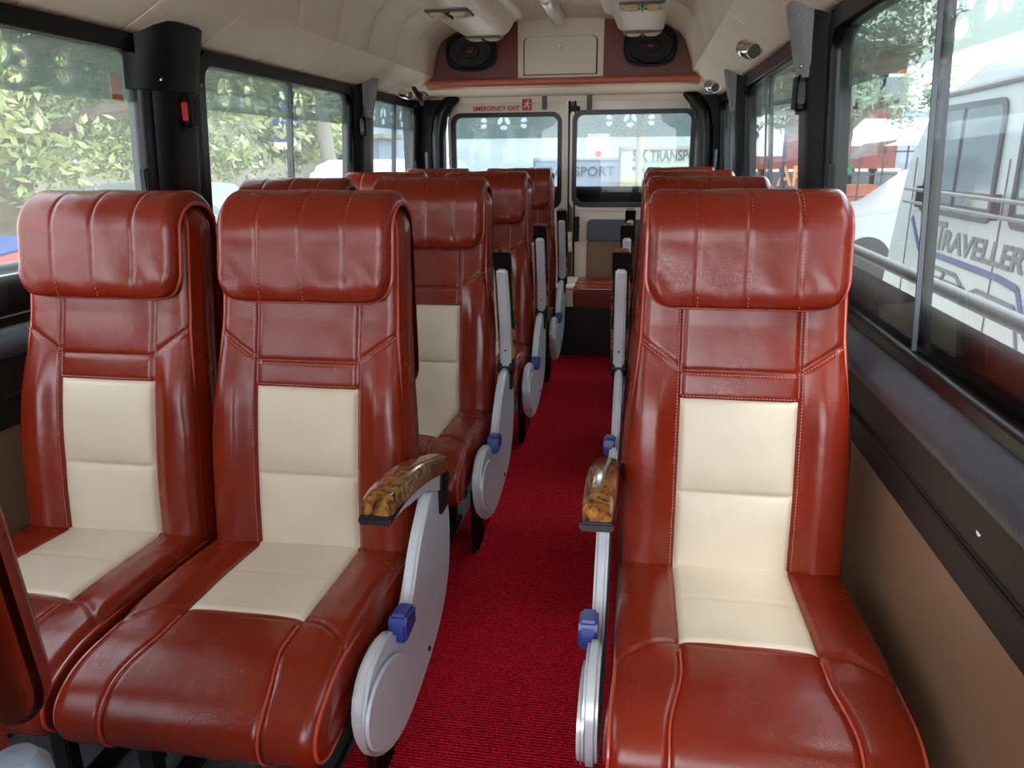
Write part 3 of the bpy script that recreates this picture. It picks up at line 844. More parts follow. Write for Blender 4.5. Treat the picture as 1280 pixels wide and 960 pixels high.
# shelf
m = MB(); m.prism([(XC-.72, 1.515), (XC-.66, 1.515)], 'y', 0, 0) if False else None
m = MB()
prf = smooth_poly([(YB-.03, 1.535), (YB-.055, 1.525), (YB-.06, 1.508), (YB-.045, 1.492), (YB+.0, 1.488), (YB+.06, 1.49), (YB+.06, 1.533)], 1)
nP = len(prf); vs = []; XS = frange(XC-.735, XC+.735, 40)
for x in XS:
    e = max(0, (abs(x-XC)-.62)/.115); dd = .045*(1-sqrt(max(0, 1-e*e)))
    for y, z in prf: vs.append((x, min(y+dd, YB+.06) if y < YB+.05 else y, z))
fs = [(j*nP+i, j*nP+(i+1) % nP, (j+1)*nP+(i+1) % nP, (j+1)*nP+i) for j in range(40) for i in range(nP)]
fs += [tuple(range(nP))[::-1], tuple(40*nP+i for i in range(nP))]
m.add(vs, fs); m.build('shelf_lip', 'salmon', hb, label='salmon coloured shelf lip')
m = MB(); m.prism([(YB+.03, 1.49), (YB+.03, 1.515), (YD, 1.50), (YD, 1.47)], 'x', XC-.80, XC+.80); m.build('header_soffit', 'ceil', hb)
# speakers
for (px, py), lb in (((590, 66), 'oval black speaker on the left end of the burgundy header board'), ((813, 59), 'oval black speaker on the right end of the burgundy header board')):
    c = at(px, py, Y=YB)
    sp = empty('speaker', (c.x, YB, c.z-.0)); sp.scale = (1.2, 1, 1.15); tag(sp, lb, 'speaker', 'header speakers')
    m = MB(); P = smooth_poly([(-.12, 0), (-.105, .07), (0, .088), (.105, .07), (.12, 0), (.105, -.07), (0, -.088), (-.105, -.07)], 2)
    m.prism(P, 'y', -.045, 0); m.build('speaker_frame', 'black', sp, bevel=.014, seg=3)
    m = MB(); m.lathe([(.12, -.044), (.11, -.056), (.05, -.05), (.045, -.058), (0.001, -.06)], 28, (0, 0, 0), 'y', .86, .60); m.build('speaker_cone', 'grille', sp)
    m = MB(); m.box((0, -.062, 0), (.03, .003, .008)); m.build('badge', 'red', sp)
# tube light
m = MB(); tl = empty('tube_light', (XC+.01, 3.95, 1.8)); tag(tl, 'short ribbed tube light on the ceiling centre near the rear', 'light')
m.lathe([(.001, .30), (.028, .295), (.038, .27), (.038, -.27), (.028, -.295), (.001, -.30)], 20, (0, 0, 0), 'y'); m.build('diffuser', 'diffuser', tl)
m = MB(); m.box((0, 0, .025), (.06, .56, .02)); m.build('mount', 'door', tl, bevel=.003)

# air ducts
def vent(parent, cx, cy, cz, w, l, tilt, nx=2):
    o_ = empty('vent', (cx, cy, cz)); o_.parent = parent; o_.rotation_euler = (tilt, 0, 0)
    m = MB(); m.box((0, 0, 0), (w, l, .012)); m.build('vent_frame', 'vent', o_, bevel=.003)
    for i in (-1, 1):
        for j in (-1, 1):
            m = MB(); m.lathe([(.001, -.010), (.7, -.009), (1, -.004), (1, 0), (.001, .001)], 16, (i*w*.24, j*l*.24, -.005), 'z', w*.19, l*.19)
            m.build('louvre', 'warm', o_)
    m = MB(); m.box((0, 0, -.01), (.006, l*.8, .01)); m.build('vent_rib', 'black', o_)
for cx, w, lb, outs in ((-.73, .175, 'pink cream air duct with vents under the left ceiling', -1), (-.02, .175, 'pink cream air duct with vents under the right ceiling', 1)):
    d = empty('air_duct', (cx, 2.2, 1.65)); tag(d, lb, 'air duct', 'overhead air ducts')
    inw = -outs
    hwd = w/2
    m = MB(); ye = 1.60; yf_ = -3.0
    P = [(-hwd-.005, .012), (-hwd+.012, 0), (hwd-.012, 0), (hwd+.02, .02), (hwd+.035, .055), (hwd+.05, .085), (hwd+.085, .09), (hwd+.09, .13), (hwd+.09, .178), (-hwd-.01, .165)]
    P = [(x*inw, z) for x, z in P]
    m.prism(P, 'y', yf_, ye-.10)
    o_ = m.build('duct_body', 'duct', d, bevel=.004)
    # rounded nose of the duct, falling towards the rear board
    m = MB(); vs = []; nn = len(P)
    for k in range(7):
        t = k/6
        for (x, z) in P: vs.append((x*(1-.06*t*t), ye-.105+.115*t, z+(.028 if z < .03 else 0)*t*t*.6+(0)))
    fs = [(j*nn+i, j*nn+(i+1) % nn, (j+1)*nn+(i+1) % nn, (j+1)*nn+i) for j in range(6) for i in range(nn)]+[tuple(range(nn))[::-1], tuple(6*nn+i for i in range(nn))]
    m.add(vs, fs); m.build('duct_nose', 'duct', d, bevel=.003)
    vent(d, 0, ye-.08, .0, w*.92, .10, math.radians(4))
    vent(d, 0, .86, -.003, w*.92, .13, 0)
    vent(d, 0, .1, -.003, w*.92, .13, 0)

# ------------------------------------------------------------------ rear doors
def dp(px, py, off=0): p_ = at(px, py, Y=YD-.02); return (p_.x, p_.z)
def YP(y): return lambda a, b, c: Vector((a, y-c, b))
xs_mid = dp(714, 200)[0]
xl0, xr1 = dp(562, 180)[0], dp(868, 180)[0]
zt = dp(640, 121)[1]
dn = 0
for sx, x0, x1, wp0, wp1, nm in ((-1, xl0, xs_mid-.012, (567, 145), (699, 258), 'door_1'), (1, xs_mid+.012, xr1, (719, 141), (861, 256), 'door_2')):
    d = empty(nm, kind='structure')
    wa, wb = dp(*wp0), dp(*wp1)
    wx0, wx1, wz0, wz1 = wa[0], wb[0], wb[1]-.0, wa[1]
    place('door_panel', plate([rrect(x0, x1, .0, zt, .09), rrect(wx0, wx1, wz0, wz1, .05)], .04, YP(YD)), 'door', d)
    # raised pressing round the window
    place('window_pressing', plate([rrect(wx0-.035, wx1+.035, wz0-.035, wz1+.035, .075), rrect(wx0-.005, wx1+.005, wz0-.005, wz1+.005, .05)], .012, YP(YD-.024)), 'door', d)
    place('window_seal', plate([rrect(wx0-.014, wx1+.014, wz0-.014, wz1+.014, .06), rrect(wx0+.012, wx1-.012, wz0+.012, wz1-.012, .04)], .03, YP(YD-.022)), 'rubber', d)
    place('glass_pane', plate([rrect(wx0, wx1, wz0, wz1, .05)], .004, YP(YD)), 'glass', d)
    cx = (wx0+wx1)/2-.02; H = wheel(cx, wz1-.045, .045)
    cz_ = wz1-.045
    for fl in (-1, 1):
        for up_ in (-1, 1): H.append(tear(cx+fl*.12, cz_, .042, fl, up_))
    zb_ = dp(640, 173)[1]
    place('tinted_band', plate([[(wx0+.005, zb_), (wx1-.005, zb_), (wx1-.005, wz1-.004), (wx0+.005, wz1-.004)]]+H, .0015, YP(YD+.008)), 'film', d)
    zlf = dp(770, 233)[1]
    place('lower_film', plate([[(wx0+.008, wz0+.005), (wx1-.008, wz0+.005), (wx1-.008, zlf), (wx0+.008, zlf)]], .0015, YP(YD+.008)), 'lowfilm', d)
    # inner tan board and grey pocket
    pb = dp(730, 300)[1]; pt_ = dp(730, 274)[1]
    bx0, bx1 = (x0+.07, x1-.09) if sx < 0 else (x0+.09, x1-.07)
    m = MB(); m.prism(rrect(bx0, bx1, .15, pb, .02, 3), 'y', YD-.03, YD-.018); m.build('inner_board', 'tan', d, bevel=.002)
    m = MB(); m.prism(rrect(bx0, bx1, pb, pt_, .03, 4), 'y', YD-.036, YD-.016); m.build('grey_panel', 'greypocket', d, bevel=.004)
    m = MB(); m.prism(rrect(bx0+.0, bx1-.0, pb, pb+.05, .01, 3), 'y', YD-.05, YD-.03); m.build('grab_rail', 'greypocket', d, bevel=.006)
    # hinge straps near the top
    hx, hz = dp(681 if sx < 0 else 737, 128)
    m = MB(); m.box((hx, YD-.03, hz), (.03, .02, .085)); m.build('top_bolt', 'greypocket', d, bevel=.004)
# centre gap: seals, latch
m = MB(); m.box((xs_mid, YD+.012, zt/2), (.05, .02, zt)); ts = m.build('trim_7', 'tan', kind='structure')
m = MB(); m.tube([(xs_mid-.014, YD-.028, z) for z in frange(.05, zt-.03, 6)], .006, 8); m.tube([(xs_mid+.022, YD-.028, z) for z in frange(.05, zt-.03, 8)], .006, 8)
m.build('seal', 'rubber', ts)
lx, lz = dp(721, 286)
m = MB(); m.box((lx, YD-.035, lz), (.03, .03, .15)); m.box((lx-.0, YD-.045, lz+.02), (.035, .02, .03)); m.build('latch', 'black', ts, bevel=.004)
lx, lz = dp(708, 302)
m = MB(); m.box((lx, YD-.03, lz), (.075, .02, .12)); lp = m.build('lock_plate', 'ceil', ts, bevel=.006)
for dz in (-.025, .025):
    m = MB(); m.lathe([(.016, 0), (.016, -.008), (.01, -.012)], 14, (lx+.01, YD-.038, lz+dz), 'y'); m.build('lock_knob', 'ceil', lp)
m = MB(); m.box((xs_mid+.02, YD-.035, zt-.075), (.06, .02, .03)); m.build('catch', 'black', ts, bevel=.004)
# black rubber along door top
m = MB(); a, b = dp(575, 121), dp(850, 114)
m.tube([(x, YD-.035, zt+.012) for x in frange(a[0], b[0], 12)], .006, 8); m.build('door_top_seal', 'rubber', ts)
m = MB(); m.box((xs_mid, YD-.035, zt+.018), (.33, .012, .014)); m.build('door_top_strip', 'door', ts, bevel=.002)
# rear corner trims: black, arching inwards at the top
for s, k in ((-1, 8), (1, 9)):
    m = MB(); path = []; xin = (xl0 if s < 0 else xr1)
    path = [(xin+s*.055, YD-.10, .3), (xin+s*.055, YD-.10, .9), (xin+s*.05, YD-.10, 1.25), (xin+s*.03, YD-.095, 1.37), (xin-s*.015, YD-.085, 1.44), (xin-s*.07, YD-.07, 1.475)]
    P2 = []
    for a, b in zip(path, path[1:]):
        for t in (0, .25, .5, .75): P2.append(tuple(a[i]+(b[i]-a[i])*t for i in range(3)))
    P2.append(path[-1])
    m.tube(P2, [.045]*(len(P2)-8)+[.045, .044, .042, .039, .036, .032, .027, .02], 12)
    o = m.build('trim_%d' % k, 'rubber', kind='structure')
    m = MB(); m.prism([(xin+s*.03, YD-.06), (xin+s*.28, YD-.06), (xin+s*.28, YD+.02), (xin+s*.03, YD+.02)], 'z', 0, 1.46); m.build('corner_panel', 'black', o)
    m = MB(); m.tube([(xin+s*.115, YD-.13, z) for z in frange(.6, 1.16, 30)], [.011+.003*(i % 2) for i in range(31)], 10); m.build('cable_sleeve', 'greypocket', o)
# emergency exit lettering
tp0, tp1 = dp(592, 139), dp(650, 138)
me = text_mesh('EMERGENCY EXIT', .036, lambda a, b, c: Vector((tp0[0]+a, YD-.034-c, tp0[1]+b)), .001, .0007)
wtx = max(v.co.x for v in me.vertices)-tp0[0]; sc_ = (tp1[0]-tp0[0])/wtx
for v in me.vertices: v.co.x = tp0[0]+(v.co.x-tp0[0])*sc_
place('exit_lettering', me, 'red', None, label='red EMERGENCY EXIT lettering above the left rear door window', cat='lettering')
c0 = dp(659, 131)
sg = empty('exit_sign', (c0[0], YD-.031, c0[1])); tag(sg, 'small red running man sign beside the emergency exit lettering', 'sign')
m = MB(); m.prism(rrect(-.029, .029, -.032, .032, .003, 2), 'y', -.002, 0); m.build('sign_board', 'red', sg)
m = MB()
for pts, r_ in (([(.004, .012), (.0, -.002)], .0055), ([(.0, -.002), (.012, -.010), (.010, -.024)], .0035), ([(.0, -.002), (-.010, -.010), (-.021, -.014)], .0035), ([(.004, .010), (.014, .004), (.020, .010)], .0028), ([(.004, .010), (-.008, .010), (-.014, .002)], .0028)):
    m.tube([(x, -.0025, z) for x, z in pts], r_*.8, 8)
m.lathe([(.0055, -.004), (.0055, -.001)], 14, (.007, 0, .021), 'y')
m.build('running_man', 'white', sg)

# rear bench
bn = empty('rear_bench', (XC, 4.55, 0)); tag(bn, 'low red and cream bench across the rear in front of the doors', 'bench')
m = MB(); m.box((0, 0, .355), (1.70, .44, .11)); m.build('bench_cushion', 'leather', bn, bevel=.02, seg=4)
m = MB(); m.box((-.085, -.0, .357), (.40, .443, .112)); m.build('cream_panel', 'cream', bn, bevel=.02, seg=4)
m = MB(); m.tube([(x, -.212, .404) for x in frange(-.84, .84, 20)], .004, 8); m.tube([(x, -.03, .412) for x in frange(-.84, .84, 20)], .004, 8); m.build('piping', 'piping', bn)
m = MB(); m.box((0, .02, .15), (1.66, .36, .30)); m.build('bench_box', 'steel_black', bn, bevel=.01)

# chrome reading lamps, fan, hammers
for (px, py, X_), lb in (((507, 118, -1.275), 'chrome reading lamp on the left cove near the rear'), ((890, 108, .375), 'round chrome reading lamp on the right cove nearest the rear'), ((935, 62, .36), 'long chrome reading lamp on the right cove panel')):
    s = -1 if X_ < 0 else 1; w_ = .72
    for it in range(40):
        w_ = .712+.010*it*.4; p_ = at(px, py, X=XC+s*w_)
        if p_.z <= 1.562-(w_-.712)*.568-.022: break
    if it == 39: p_ = at(px, py, X=XC+s*.80)
    o = empty('reading_spotlight', (p_.x+s*.0, p_.y, p_.z)); o.scale = (.62, .62, .62); o.rotation_euler.z = 1.15 if s < 0 else .35; o.rotation_euler.x = .25; tag(o, lb, 'lamp', 'chrome reading lamps')
    m = MB(); m.lathe([(.001, -.05), (.030, -.05), (.034, -.044), (.034, .044), (.030, .05), (.001, .05)], 22, (0, 0, 0), 'y'); m.build('lamp_shell', 'chrome', o)
    m = MB(); m.box((s*.03, 0, .0), (.05, .05, .03), Matrix.Rotation(s*.5, 3, 'Y')); m.build('bracket', 'chrome', o, bevel=.004)
    m = MB(); m.lathe([(.026, -.053), (.026, -.050)], 18, (0, 0, 0), 'y'); m.build('lens', 'vent', o)
p_ = at(522, 120, X=-1.20)
o = empty('cabin_fan', tuple(p_)); o.scale = (.75, .75, .75); tag(o, 'small round fan disc with a hooked arm on the left cove beside the reading lamp', 'fan')
o.rotation_euler = (0, math.radians(-28), math.radians(15))
m = MB(); m.lathe([(.001, -.012), (.065, -.012), (.072, -.004), (.072, .010), (.06, .02), (.001, .024)], 28, (0, 0, 0), 'x'); m.build('fan_disc', 'grille', o)
m = MB(); m.lathe([(.02, .0), (.02, .034), (.01, .038)], 14, (0, 0, 0), 'x'); m.build('fan_hub', 'burg', o)
m = MB(); m.tube([(.03, 0, .0), (.05, .005, .006), (.06, .0, -.01), (.066, 0, -.035)], .004, 8); m.build('fan_hook', 'black', o)
m = MB(); m.tube([(-.01, 0, -.04), (-.06, 0, -.05)], .008, 8); m.build('fan_bracket', 'black', o)
for (px, py, X_, red), lb in (((1000, 117, .385, 0), 'black belt guide hanging on the nearest right pillar'), ((914, 110, .385, 0), 'black belt guide hanging on the farther right pillar'), ((455, 158, -1.30, 0), 'black belt guide hanging on the farther left pillar'), ((237, 140, -1.295, 1), 'black unit with a red button on the nearest left pillar')):
    p_ = at(px, py, X=X_); s = -1 if X_ < 0 else 1
    o = empty('belt_guide', tuple(p_)); tag(o, lb, 'belt guide', 'belt guides on the pillars')
    m = MB(); m.box((0, 0, 0), (.035, .045, .10)); m.build('guide_body', 'black', o, bevel=.012, seg=3)
    m = MB(); m.tube([(s*.012, 0, .12), (.0, 0, .085), (0, 0, .045)], .005, 8); m.build('guide_strap', 'black', o)
    m = MB(); m.box((-s*.0, -.024, .0), (.018, .004, .05)); m.build('button' if red else 'guide_slot', 'red' if red else 'steel_black', o, bevel=.0015)
# warning stickers on left glass
p_ = at(145, 108, X=side(-1, 1.33, .008))
st = empty('warning_sticker', tuple(p_)); tag(st, 'small orange and white sticker on the nearest left window glass', 'sticker')
m = MB(); m.box((0, 0, .006), (.001, .045, .05)); m.build('sticker_sheet', 'duct', st)
m = MB(); m.box((0.0002, 0, -.026), (.001, .045, .014)); m.build('sticker_band', 'orange', st)

# ------------------------------------------------------------------ outside
GZ = -.65
MT['vanwhite'] = pmat('white_van_paint', lin(142, 148, 150), .3, coat=.3)
MT['darkglass'] = pmat('dark_vehicle_glass', lin(70, 84, 88), .1, coat=.5)
MT['tyre'] = pmat('tyre_rubber', lin(28, 28, 28), .8)
MT['dirt'] = pmat('pale_dirt_ground', lin(176, 168, 156), .95, var=lin(150, 143, 132), vscale=.6)
MT['brick'] = pmat('red_wall', lin(124, 56, 46), .85, var=lin(104, 44, 36), vscale=2)
MT['plaster'] = pmat('pale_plaster', lin(116, 112, 102), .9, var=lin(100, 97, 90), vscale=1.2)
MT['bluegrey'] = pmat('blue_grey_panel', lin(96, 112, 128), .6)
MT['palegreen'] = pmat('pale_green_truck', lin(118, 130, 124), .6)
MT['letterdark'] = pmat('dark_letter_paint', lin(14, 26, 30), .6)
MT['letterblue'] = pmat('grey_blue_letter_paint', lin(34, 46, 62), .6)
MT['stripegrey'] = pmat('grey_stripe', lin(66, 72, 73), .5)
MT['stripeblue'] = pmat('blue_stripe', lin(28, 46, 96), .5)
MT['greensheet'] = pmat('green_sheet', lin(70, 140, 110), .7)
MT['bark'] = pmat('tree_bark', lin(112, 98, 82), .9, var=lin(80, 70, 58), vscale=6, bump=.5, bscale=20, bdist=.02)
MT['leaf'] = pmat('leaf_green', lin(146, 152, 96), .6, var=lin(74, 92, 58), vscale=1.1)
MT['leaf2'] = pmat('leaf_grey_green', lin(120, 138, 104), .7, var=lin(74, 92, 70), vscale=1.2)
MT['hill'] = pmat('haze_tinted_hill_scrub', lin(84, 96, 104), .95, var=lin(66, 78, 86), vscale=.25)  # distance haze is put into the blue-grey base colour
m = MB(); m.box((0, 20, GZ-.1), (160, 130, .2)); m.build('ground', 'dirt', kind='structure')

# the white van parked alongside
VX = 1.8
vn = empty('parked_van', (VX, 3, GZ)); tag(vn, 'white high roof van parked close outside the right windows with blue stripes', 'van')
def vb(mm, name, mat, parent=vn, **k):
    o_ = mm.build(name, mat, parent, **k)
    for v in o_.data.vertices: v.co -= Vector((VX, 3, GZ))
    return o_
body = [(6.15, -.32), (6.16, .08), (6.07, .42), (5.96, .80), (5.82, 1.14), (5.62, 1.34), (5.38, 1.48), (4.95, 1.585), (4.4, 1.70), (3.7, 1.83), (2.8, 1.93), (1.5, 1.97), (-.9, 1.95), (-1.0, 1.6), (-1.0, -.32)]
m = MB(); m.prism(body, 'x', VX, VX+1.8); vb(m, 'van_body', 'vanwhite', bevel=.05, seg=4)
m = MB(); m.tube([(VX-.012, 5.45, 1.46), (VX-.014, 4.4, 1.475), (VX-.014, 2.5, 1.475), (VX-.014, -.9, 1.475)], .016, 8); vb(m, 'gutter', 'stripegrey')
def vmap(d): return lambda a, b, c: Vector((VX-d-c, a, b))-Vector((VX, 3, GZ))
for (w0, w1, mid, sl) in ((4.41, 5.5, 4.95, .16), (2.75, 4.2, 3.5, 0), (1.1, 2.55, 1.9, 0), (-.7, .9, .1, 0)):
    o1 = rrect(w0, w1, .77, 1.40, .07); o2 = rrect(w0+.035, w1-.035, .80, 1.37, .05)
    shf = lambda P: [(a-(sl*(b-.77)/.63 if a > (w0+w1)/2 else 0), b) for a, b in P]
    fr = place('window_frame', plate([shf(o1), shf(o2)], .02, vmap(.004)), 'rubber', vn)
    place('pane', plate([shf(o2)], .006, vmap(.002)), 'darkglass', fr)
    m = MB(); m.box((VX-.008, mid, 1.085), (.01, .02, .57)); o_ = m.build('window_bar', 'rubber', fr)
    for v in o_.data.vertices: v.co -= Vector((VX, 3, GZ))
for z in (.905, .825):
    m = MB(); m.tube([(VX-.06, y, z) for y in frange(-.7, 5.62, 8)], .012, 10); vb(m, 'guard_bar', 'stripegrey')
for y in (5.4, 4.30, 2.65, 1.0):
    m = MB(); m.box((VX-.04, y, .865), (.05, .03, .13)); vb(m, 'bar_bracket', 'steel_black', bevel=.004)
tz = .575
def vt(y0, z0): return lambda a, b, c: Vector((VX-.004-c, y0-a, z0+b))-Vector((VX, 3, GZ))
place('van_lettering', text_mesh('T', .235, vt(5.14, tz-.005), .001, .006, .12), 'stripegrey', vn, label='grey TRAVELLER lettering')
me = text_mesh('RAVELLER', .165, vt(5.03, tz), .001, .005, .12)
wt = 5.03-3-min(v.co.y for v in me.vertices)
for v in me.vertices: v.co.y = 2.03-(2.03-v.co.y)*1.06/wt
place('van_lettering', me, 'stripegrey', vn)
def stripe(pts, w, mat):
    m = MB()
    for a, b in zip(pts, pts[1:]):
        d = Vector((b[0]-a[0], b[1]-a[1])).normalized(); nn = Vector((-d.y, d.x))*w/2
        P = [(a[0]+nn.x, a[1]+nn.y), (b[0]+nn.x, b[1]+nn.y), (b[0]-nn.x, b[1]-nn.y), (a[0]-nn.x, a[1]-nn.y)]
        m.prism(P, 'x', VX-.006, VX-.001)
    vb(m, 'stripe', mat)
stripe([(5.6, .72), (5.4, .535), (4.2, .52), (4.0, .50), (3.85, .30), (3.6, .28), (-.8, .28)], .035, 'stripeblue')
stripe([(5.35, .46), (4.75, .455), (4.6, .38), (4.45, .36)], .025, 'stripegrey')
stripe([(5.1, .40), (4.6, .40)], .02, 'stripegrey')
stripe([(5.0, .34), (4.7, .335), (4.45, .42), (4.0, .41), (3.9, .2), (3.6, .19)], .022, 'stripegrey')
stripe([(5.3, .35), (5.0, .345), (4.92, .45)], .03, 'stripeblue')
for y in (5.66, 4.30, 2.65):
    m = MB(); m.box((VX-.001, y, .45), (.008, .006, 1.3)); vb(m, 'panel_gap', 'stripegrey')
for y in (5.85, 3.9):
    m = MB(); m.box((VX-.004, y, .02 if y < 5 else .2), (.012, .09, .05)); vb(m, 'side_marker', 'orange', bevel=.003)
for y in (5.2, .4):
    m = MB(); m.lathe([(.001, .0), (.2, 0), (.33, .02), (.35, .05), (.35, .2), (.001, .2)], 28, (VX-.02, y, GZ+.35), 'x'); vb(m, 'wheel', 'tyre')
    m = MB(); m.lathe([(.40, -.005), (.43, -.02), (.43, .02)], 32, (VX, y, GZ+.38), 'x'); vb(m, 'wheel_arch', 'stripegrey')

def car(loc, rz, paint, label, L=4.4, H=1.62, wd=1.8, stripes=False):
    r_ = empty('parked_car', loc, rz); tag(r_, label, 'car')
    s = L/4.4; h = H/1.62
    P = [(0, .35), (.02, .75), (.15, .92), (1.05, 1.06), (1.62, 1.52), (2.0, 1.60), (3.2, 1.62), (3.75, 1.55), (4.25, 1.12), (4.38, .95), (4.4, .4), (3.9, .30), (.5, .28)]
    P = [(a*s, b*h) for a, b in P]
    m = MB(); m.prism(P, 'y', -wd/2, wd/2); m.build('car_body', paint, r_, bevel=.09, seg=4)
    for sd_ in (-1, 1):
        for Q in ([(1.3, 1.08), (1.72, 1.46), (2.35, 1.50), (2.35, 1.08)], [(2.42, 1.08), (2.42, 1.50), (3.2, 1.5), (3.75, 1.42), (3.85, 1.10)]):
            m = MB(); m.prism([(a*s, b*h) for a, b in Q], 'y', sd_*(wd/2-.01), sd_*(wd/2+.006)); m.build('side_window', 'darkglass', r_, bevel=.004)
        for wx in (.8, 3.55):
            m = MB(); m.lathe([(.001, -.1), (.2, -.1), (.32, -.08), (.34, -.04), (.34, .08), (.001, .08)], 24, (wx*s, sd_*(wd/2-.08), .34), 'y'); m.build('wheel', 'tyre', r_)
        m = MB(); m.box((1.42*s, sd_*(wd/2+.09), 1.10*h), (.12, .16, .13)); m.build('mirror', 'silver', r_, bevel=.03, seg=3)
        m = MB(); m.box((2.25*s, sd_*(wd/2+.012), .95*h), (.16, .02, .03)); m.box((2.38*s, sd_*(wd/2+.003), .75*h), (.01, .008, .7)); m.build('door_handle', 'stripegrey', r_)
    m = MB(); m.prism([(1.1*s, 1.075*h), (1.6*s, 1.50*h), (1.66*s, 1.52*h), (1.14*s, 1.06*h)], 'y', -wd/2+.12, wd/2-.12); m.build('windscreen', 'darkglass', r_)
    for sd_ in (-1, 1):
        m = MB(); m.box((.06*s, sd_*(wd/2-.28), .78*h), (.16, .34, .14)); m.build('headlamp', 'diffuser', r_, bevel=.03)
    if stripes:
        m = MB(); m.box((2.2*s, 0, 1.61*h), (2.0, wd*.5, .03)); m.build('roof_stripe', 'stripeblue', r_, bevel=.01)
        m = MB(); m.box((2.2*s, wd*.33, 1.60*h), (2.0, wd*.12, .04)); m.build('roof_stripe', 'red', r_, bevel=.01)
    return r_
a = at(1078, 330, Y=11.5)
car((a.x-.8, 12.4, GZ), 0, 'vanwhite', 'white car seen behind the front of the parked white van', 4.6, 1.62)
# left vehicles
a = at(18, 330, X=-3.6)
car((a.x-1.0, a.y+1.8, GZ), math.radians(-72), 'vanwhite', 'white car with blue and red stripes low outside the nearest left window', 4.2, 1.28, stripes=True)
a = at(262, 240, Y=12)
car((a.x-3.0, 10.4, GZ), math.radians(8), 'vanwhite', 'white car outside the second left window, only its roof showing', 4.4, 1.45)
a = at(510, 190, Y=9)
car((a.x-.9, 13.5, GZ), math.radians(-85), 'vanwhite', 'pale car outside the smallest left window near the rear', 4.6, 1.75)

def tree(name, loc, h, cr_, n, lm, label, zlow, seed, lsz=.16):
    rnd = random.Random(seed)
    r_ = empty(name, loc); tag(r_, label, 'tree', 'street trees')
    m = MB(); m.tube([(0, 0, -.1), (.05, .05, h*.2), (.18, 0, h*.4), (.1, .1, h*.62), (.0, .15, h*.85)], [h*.055, h*.042, h*.036, h*.026, h*.01], 12)
    for k in range(9):
        a = k*2.4+rnd.random(); z0 = h*(.28+.055*k); l_ = cr_*(.55+.3*rnd.random())
        m.tube([(.1, 0, z0), (.1+cos(a)*l_*.5, sin(a)*l_*.5, z0+h*.08), (.1+cos(a)*l_, sin(a)*l_, z0+h*.10)], [h*.02, h*.012, h*.004], 7)
    m.build('trunk', 'bark', r_)
    m = MB(); cl = []
    for k in range(110):
        a = rnd.random()*2*pi; q_ = sqrt(rnd.random()); zz = zlow+(h-zlow)*rnd.random()
        rad = cr_*q_*(1-.55*((zz-zlow)/(h-zlow))**2); cl.append((cos(a)*rad, sin(a)*rad, zz, cr_*.16*(.7+.7*rnd.random())))
    for k in range(n):
        c = rnd.choice(cl); d = Vector((rnd.gauss(0, 1), rnd.gauss(0, 1), rnd.gauss(0, .8))).normalized()*c[3]*rnd.random()**.4
        p_ = Vector(c[:3])+d; ax = Vector((rnd.gauss(0, 1), rnd.gauss(0, 1), rnd.gauss(0, .6)-.5)).normalized(); u = ax.orthogonal().normalized()
        l_ = lsz*(.6+.8*rnd.random()); w_ = l_*.38; nn = ax.cross(u)
        m.add([p_, p_+ax*l_*.5+u*w_*.5+nn*w_*.1, p_+ax*l_, p_+ax*l_*.5-u*w_*.5+nn*w_*.1], [(0, 1, 2, 3)])
    me = bpy.data.meshes.new('foliage'); me.from_pydata(m.v, [], m.f); place('foliage', me, lm, r_, kind='stuff')
a = at(2, 230, Y=8.2); tree('leafy_tree', (a.x-.2, 8.4, GZ), 6.5, 3.5, 60000, 'leaf', 'large leafy tree with yellow green leaves outside the nearest left window', 1.9, 3, .13)
a = at(235, 200, Y=16); tree('leafy_tree', (a.x-.2, 16, GZ), 6.5, 3.3, 40000, 'leaf', 'leafy tree whose low branches hang outside the second left window', 1.8, 5, .16)
a = at(385, 200, Y=25.5); tree('leafy_tree', (a.x, 25.5, GZ), 5.5, 2.2, 6000, 'leaf2', 'smaller grey green tree beside the pole outside the second left window', 1.3, 8, .2)
a = at(1072, 200, Y=12.5); tree('leafy_tree', (a.x-.1, 14, GZ), 5.2, 1.7, 5000, 'leaf2', 'slim grey green tree in front of the red building outside the right windows', 2.3, 11, .14)

# buildings
def block(name, label, px0, px1, y, ztop, dep, mat, extra=None, grp=None):
    a, b = at(px0, 200, Y=y), at(px1, 200, Y=y); cx = (a.x+b.x)/2; w_ = abs(b.x-a.x)
    r_ = empty(name, (cx, y, GZ)); tag(r_, label, 'building', grp)
    m = MB(); m.box((0, dep/2, (ztop-GZ)/2), (w_, dep, ztop-GZ)); m.build('wall', mat, r_, bevel=.02)
    m = MB(); m.box((0, dep/2, ztop-GZ+.06), (w_+.4, dep+.4, .12)); m.build('roof', 'plaster', r_, bevel=.02)
    if extra: extra(r_, w_, ztop-GZ)
    return r_
def wins(nx, nz, ww, wh, m_='darkglass'):
    def f(r_, w_, h):
        for i in range(nx):
            for j in range(nz):
                m = MB(); x = -w_/2+w_*(i+.5)/nx; z = h*(j+.55)/nz
                m.box((x, -.02, z), (ww, .06, wh)); fr = m.build('window', 'white', r_, bevel=.01)
                m = MB(); m.box((x, -.05, z), (ww*.84, .02, wh*.84)); m.build('pane', m_, fr)
    return f
block('long_building', 'pale low building behind the trees outside the left windows', -160, 340, 31, 2.8, 4, 'plaster', wins(9, 1, 1.3, 1.0))
block('guard_hut', 'cream hut with small windows outside the second left window', 376, 416, 21, 2.2, 1.5, 'plaster', wins(2, 2, .35, .5))
block('grey_shed', 'grey blue shed with shutters behind the leaning pole', 430, 474, 21, 1.6, 1.5, 'bluegrey', wins(2, 1, .6, .7))
block('red_building', 'red walled building with pale roof outside the right windows', 926, 1120, 19, 3.3, 6, 'brick', wins(7, 2, .7, .7))
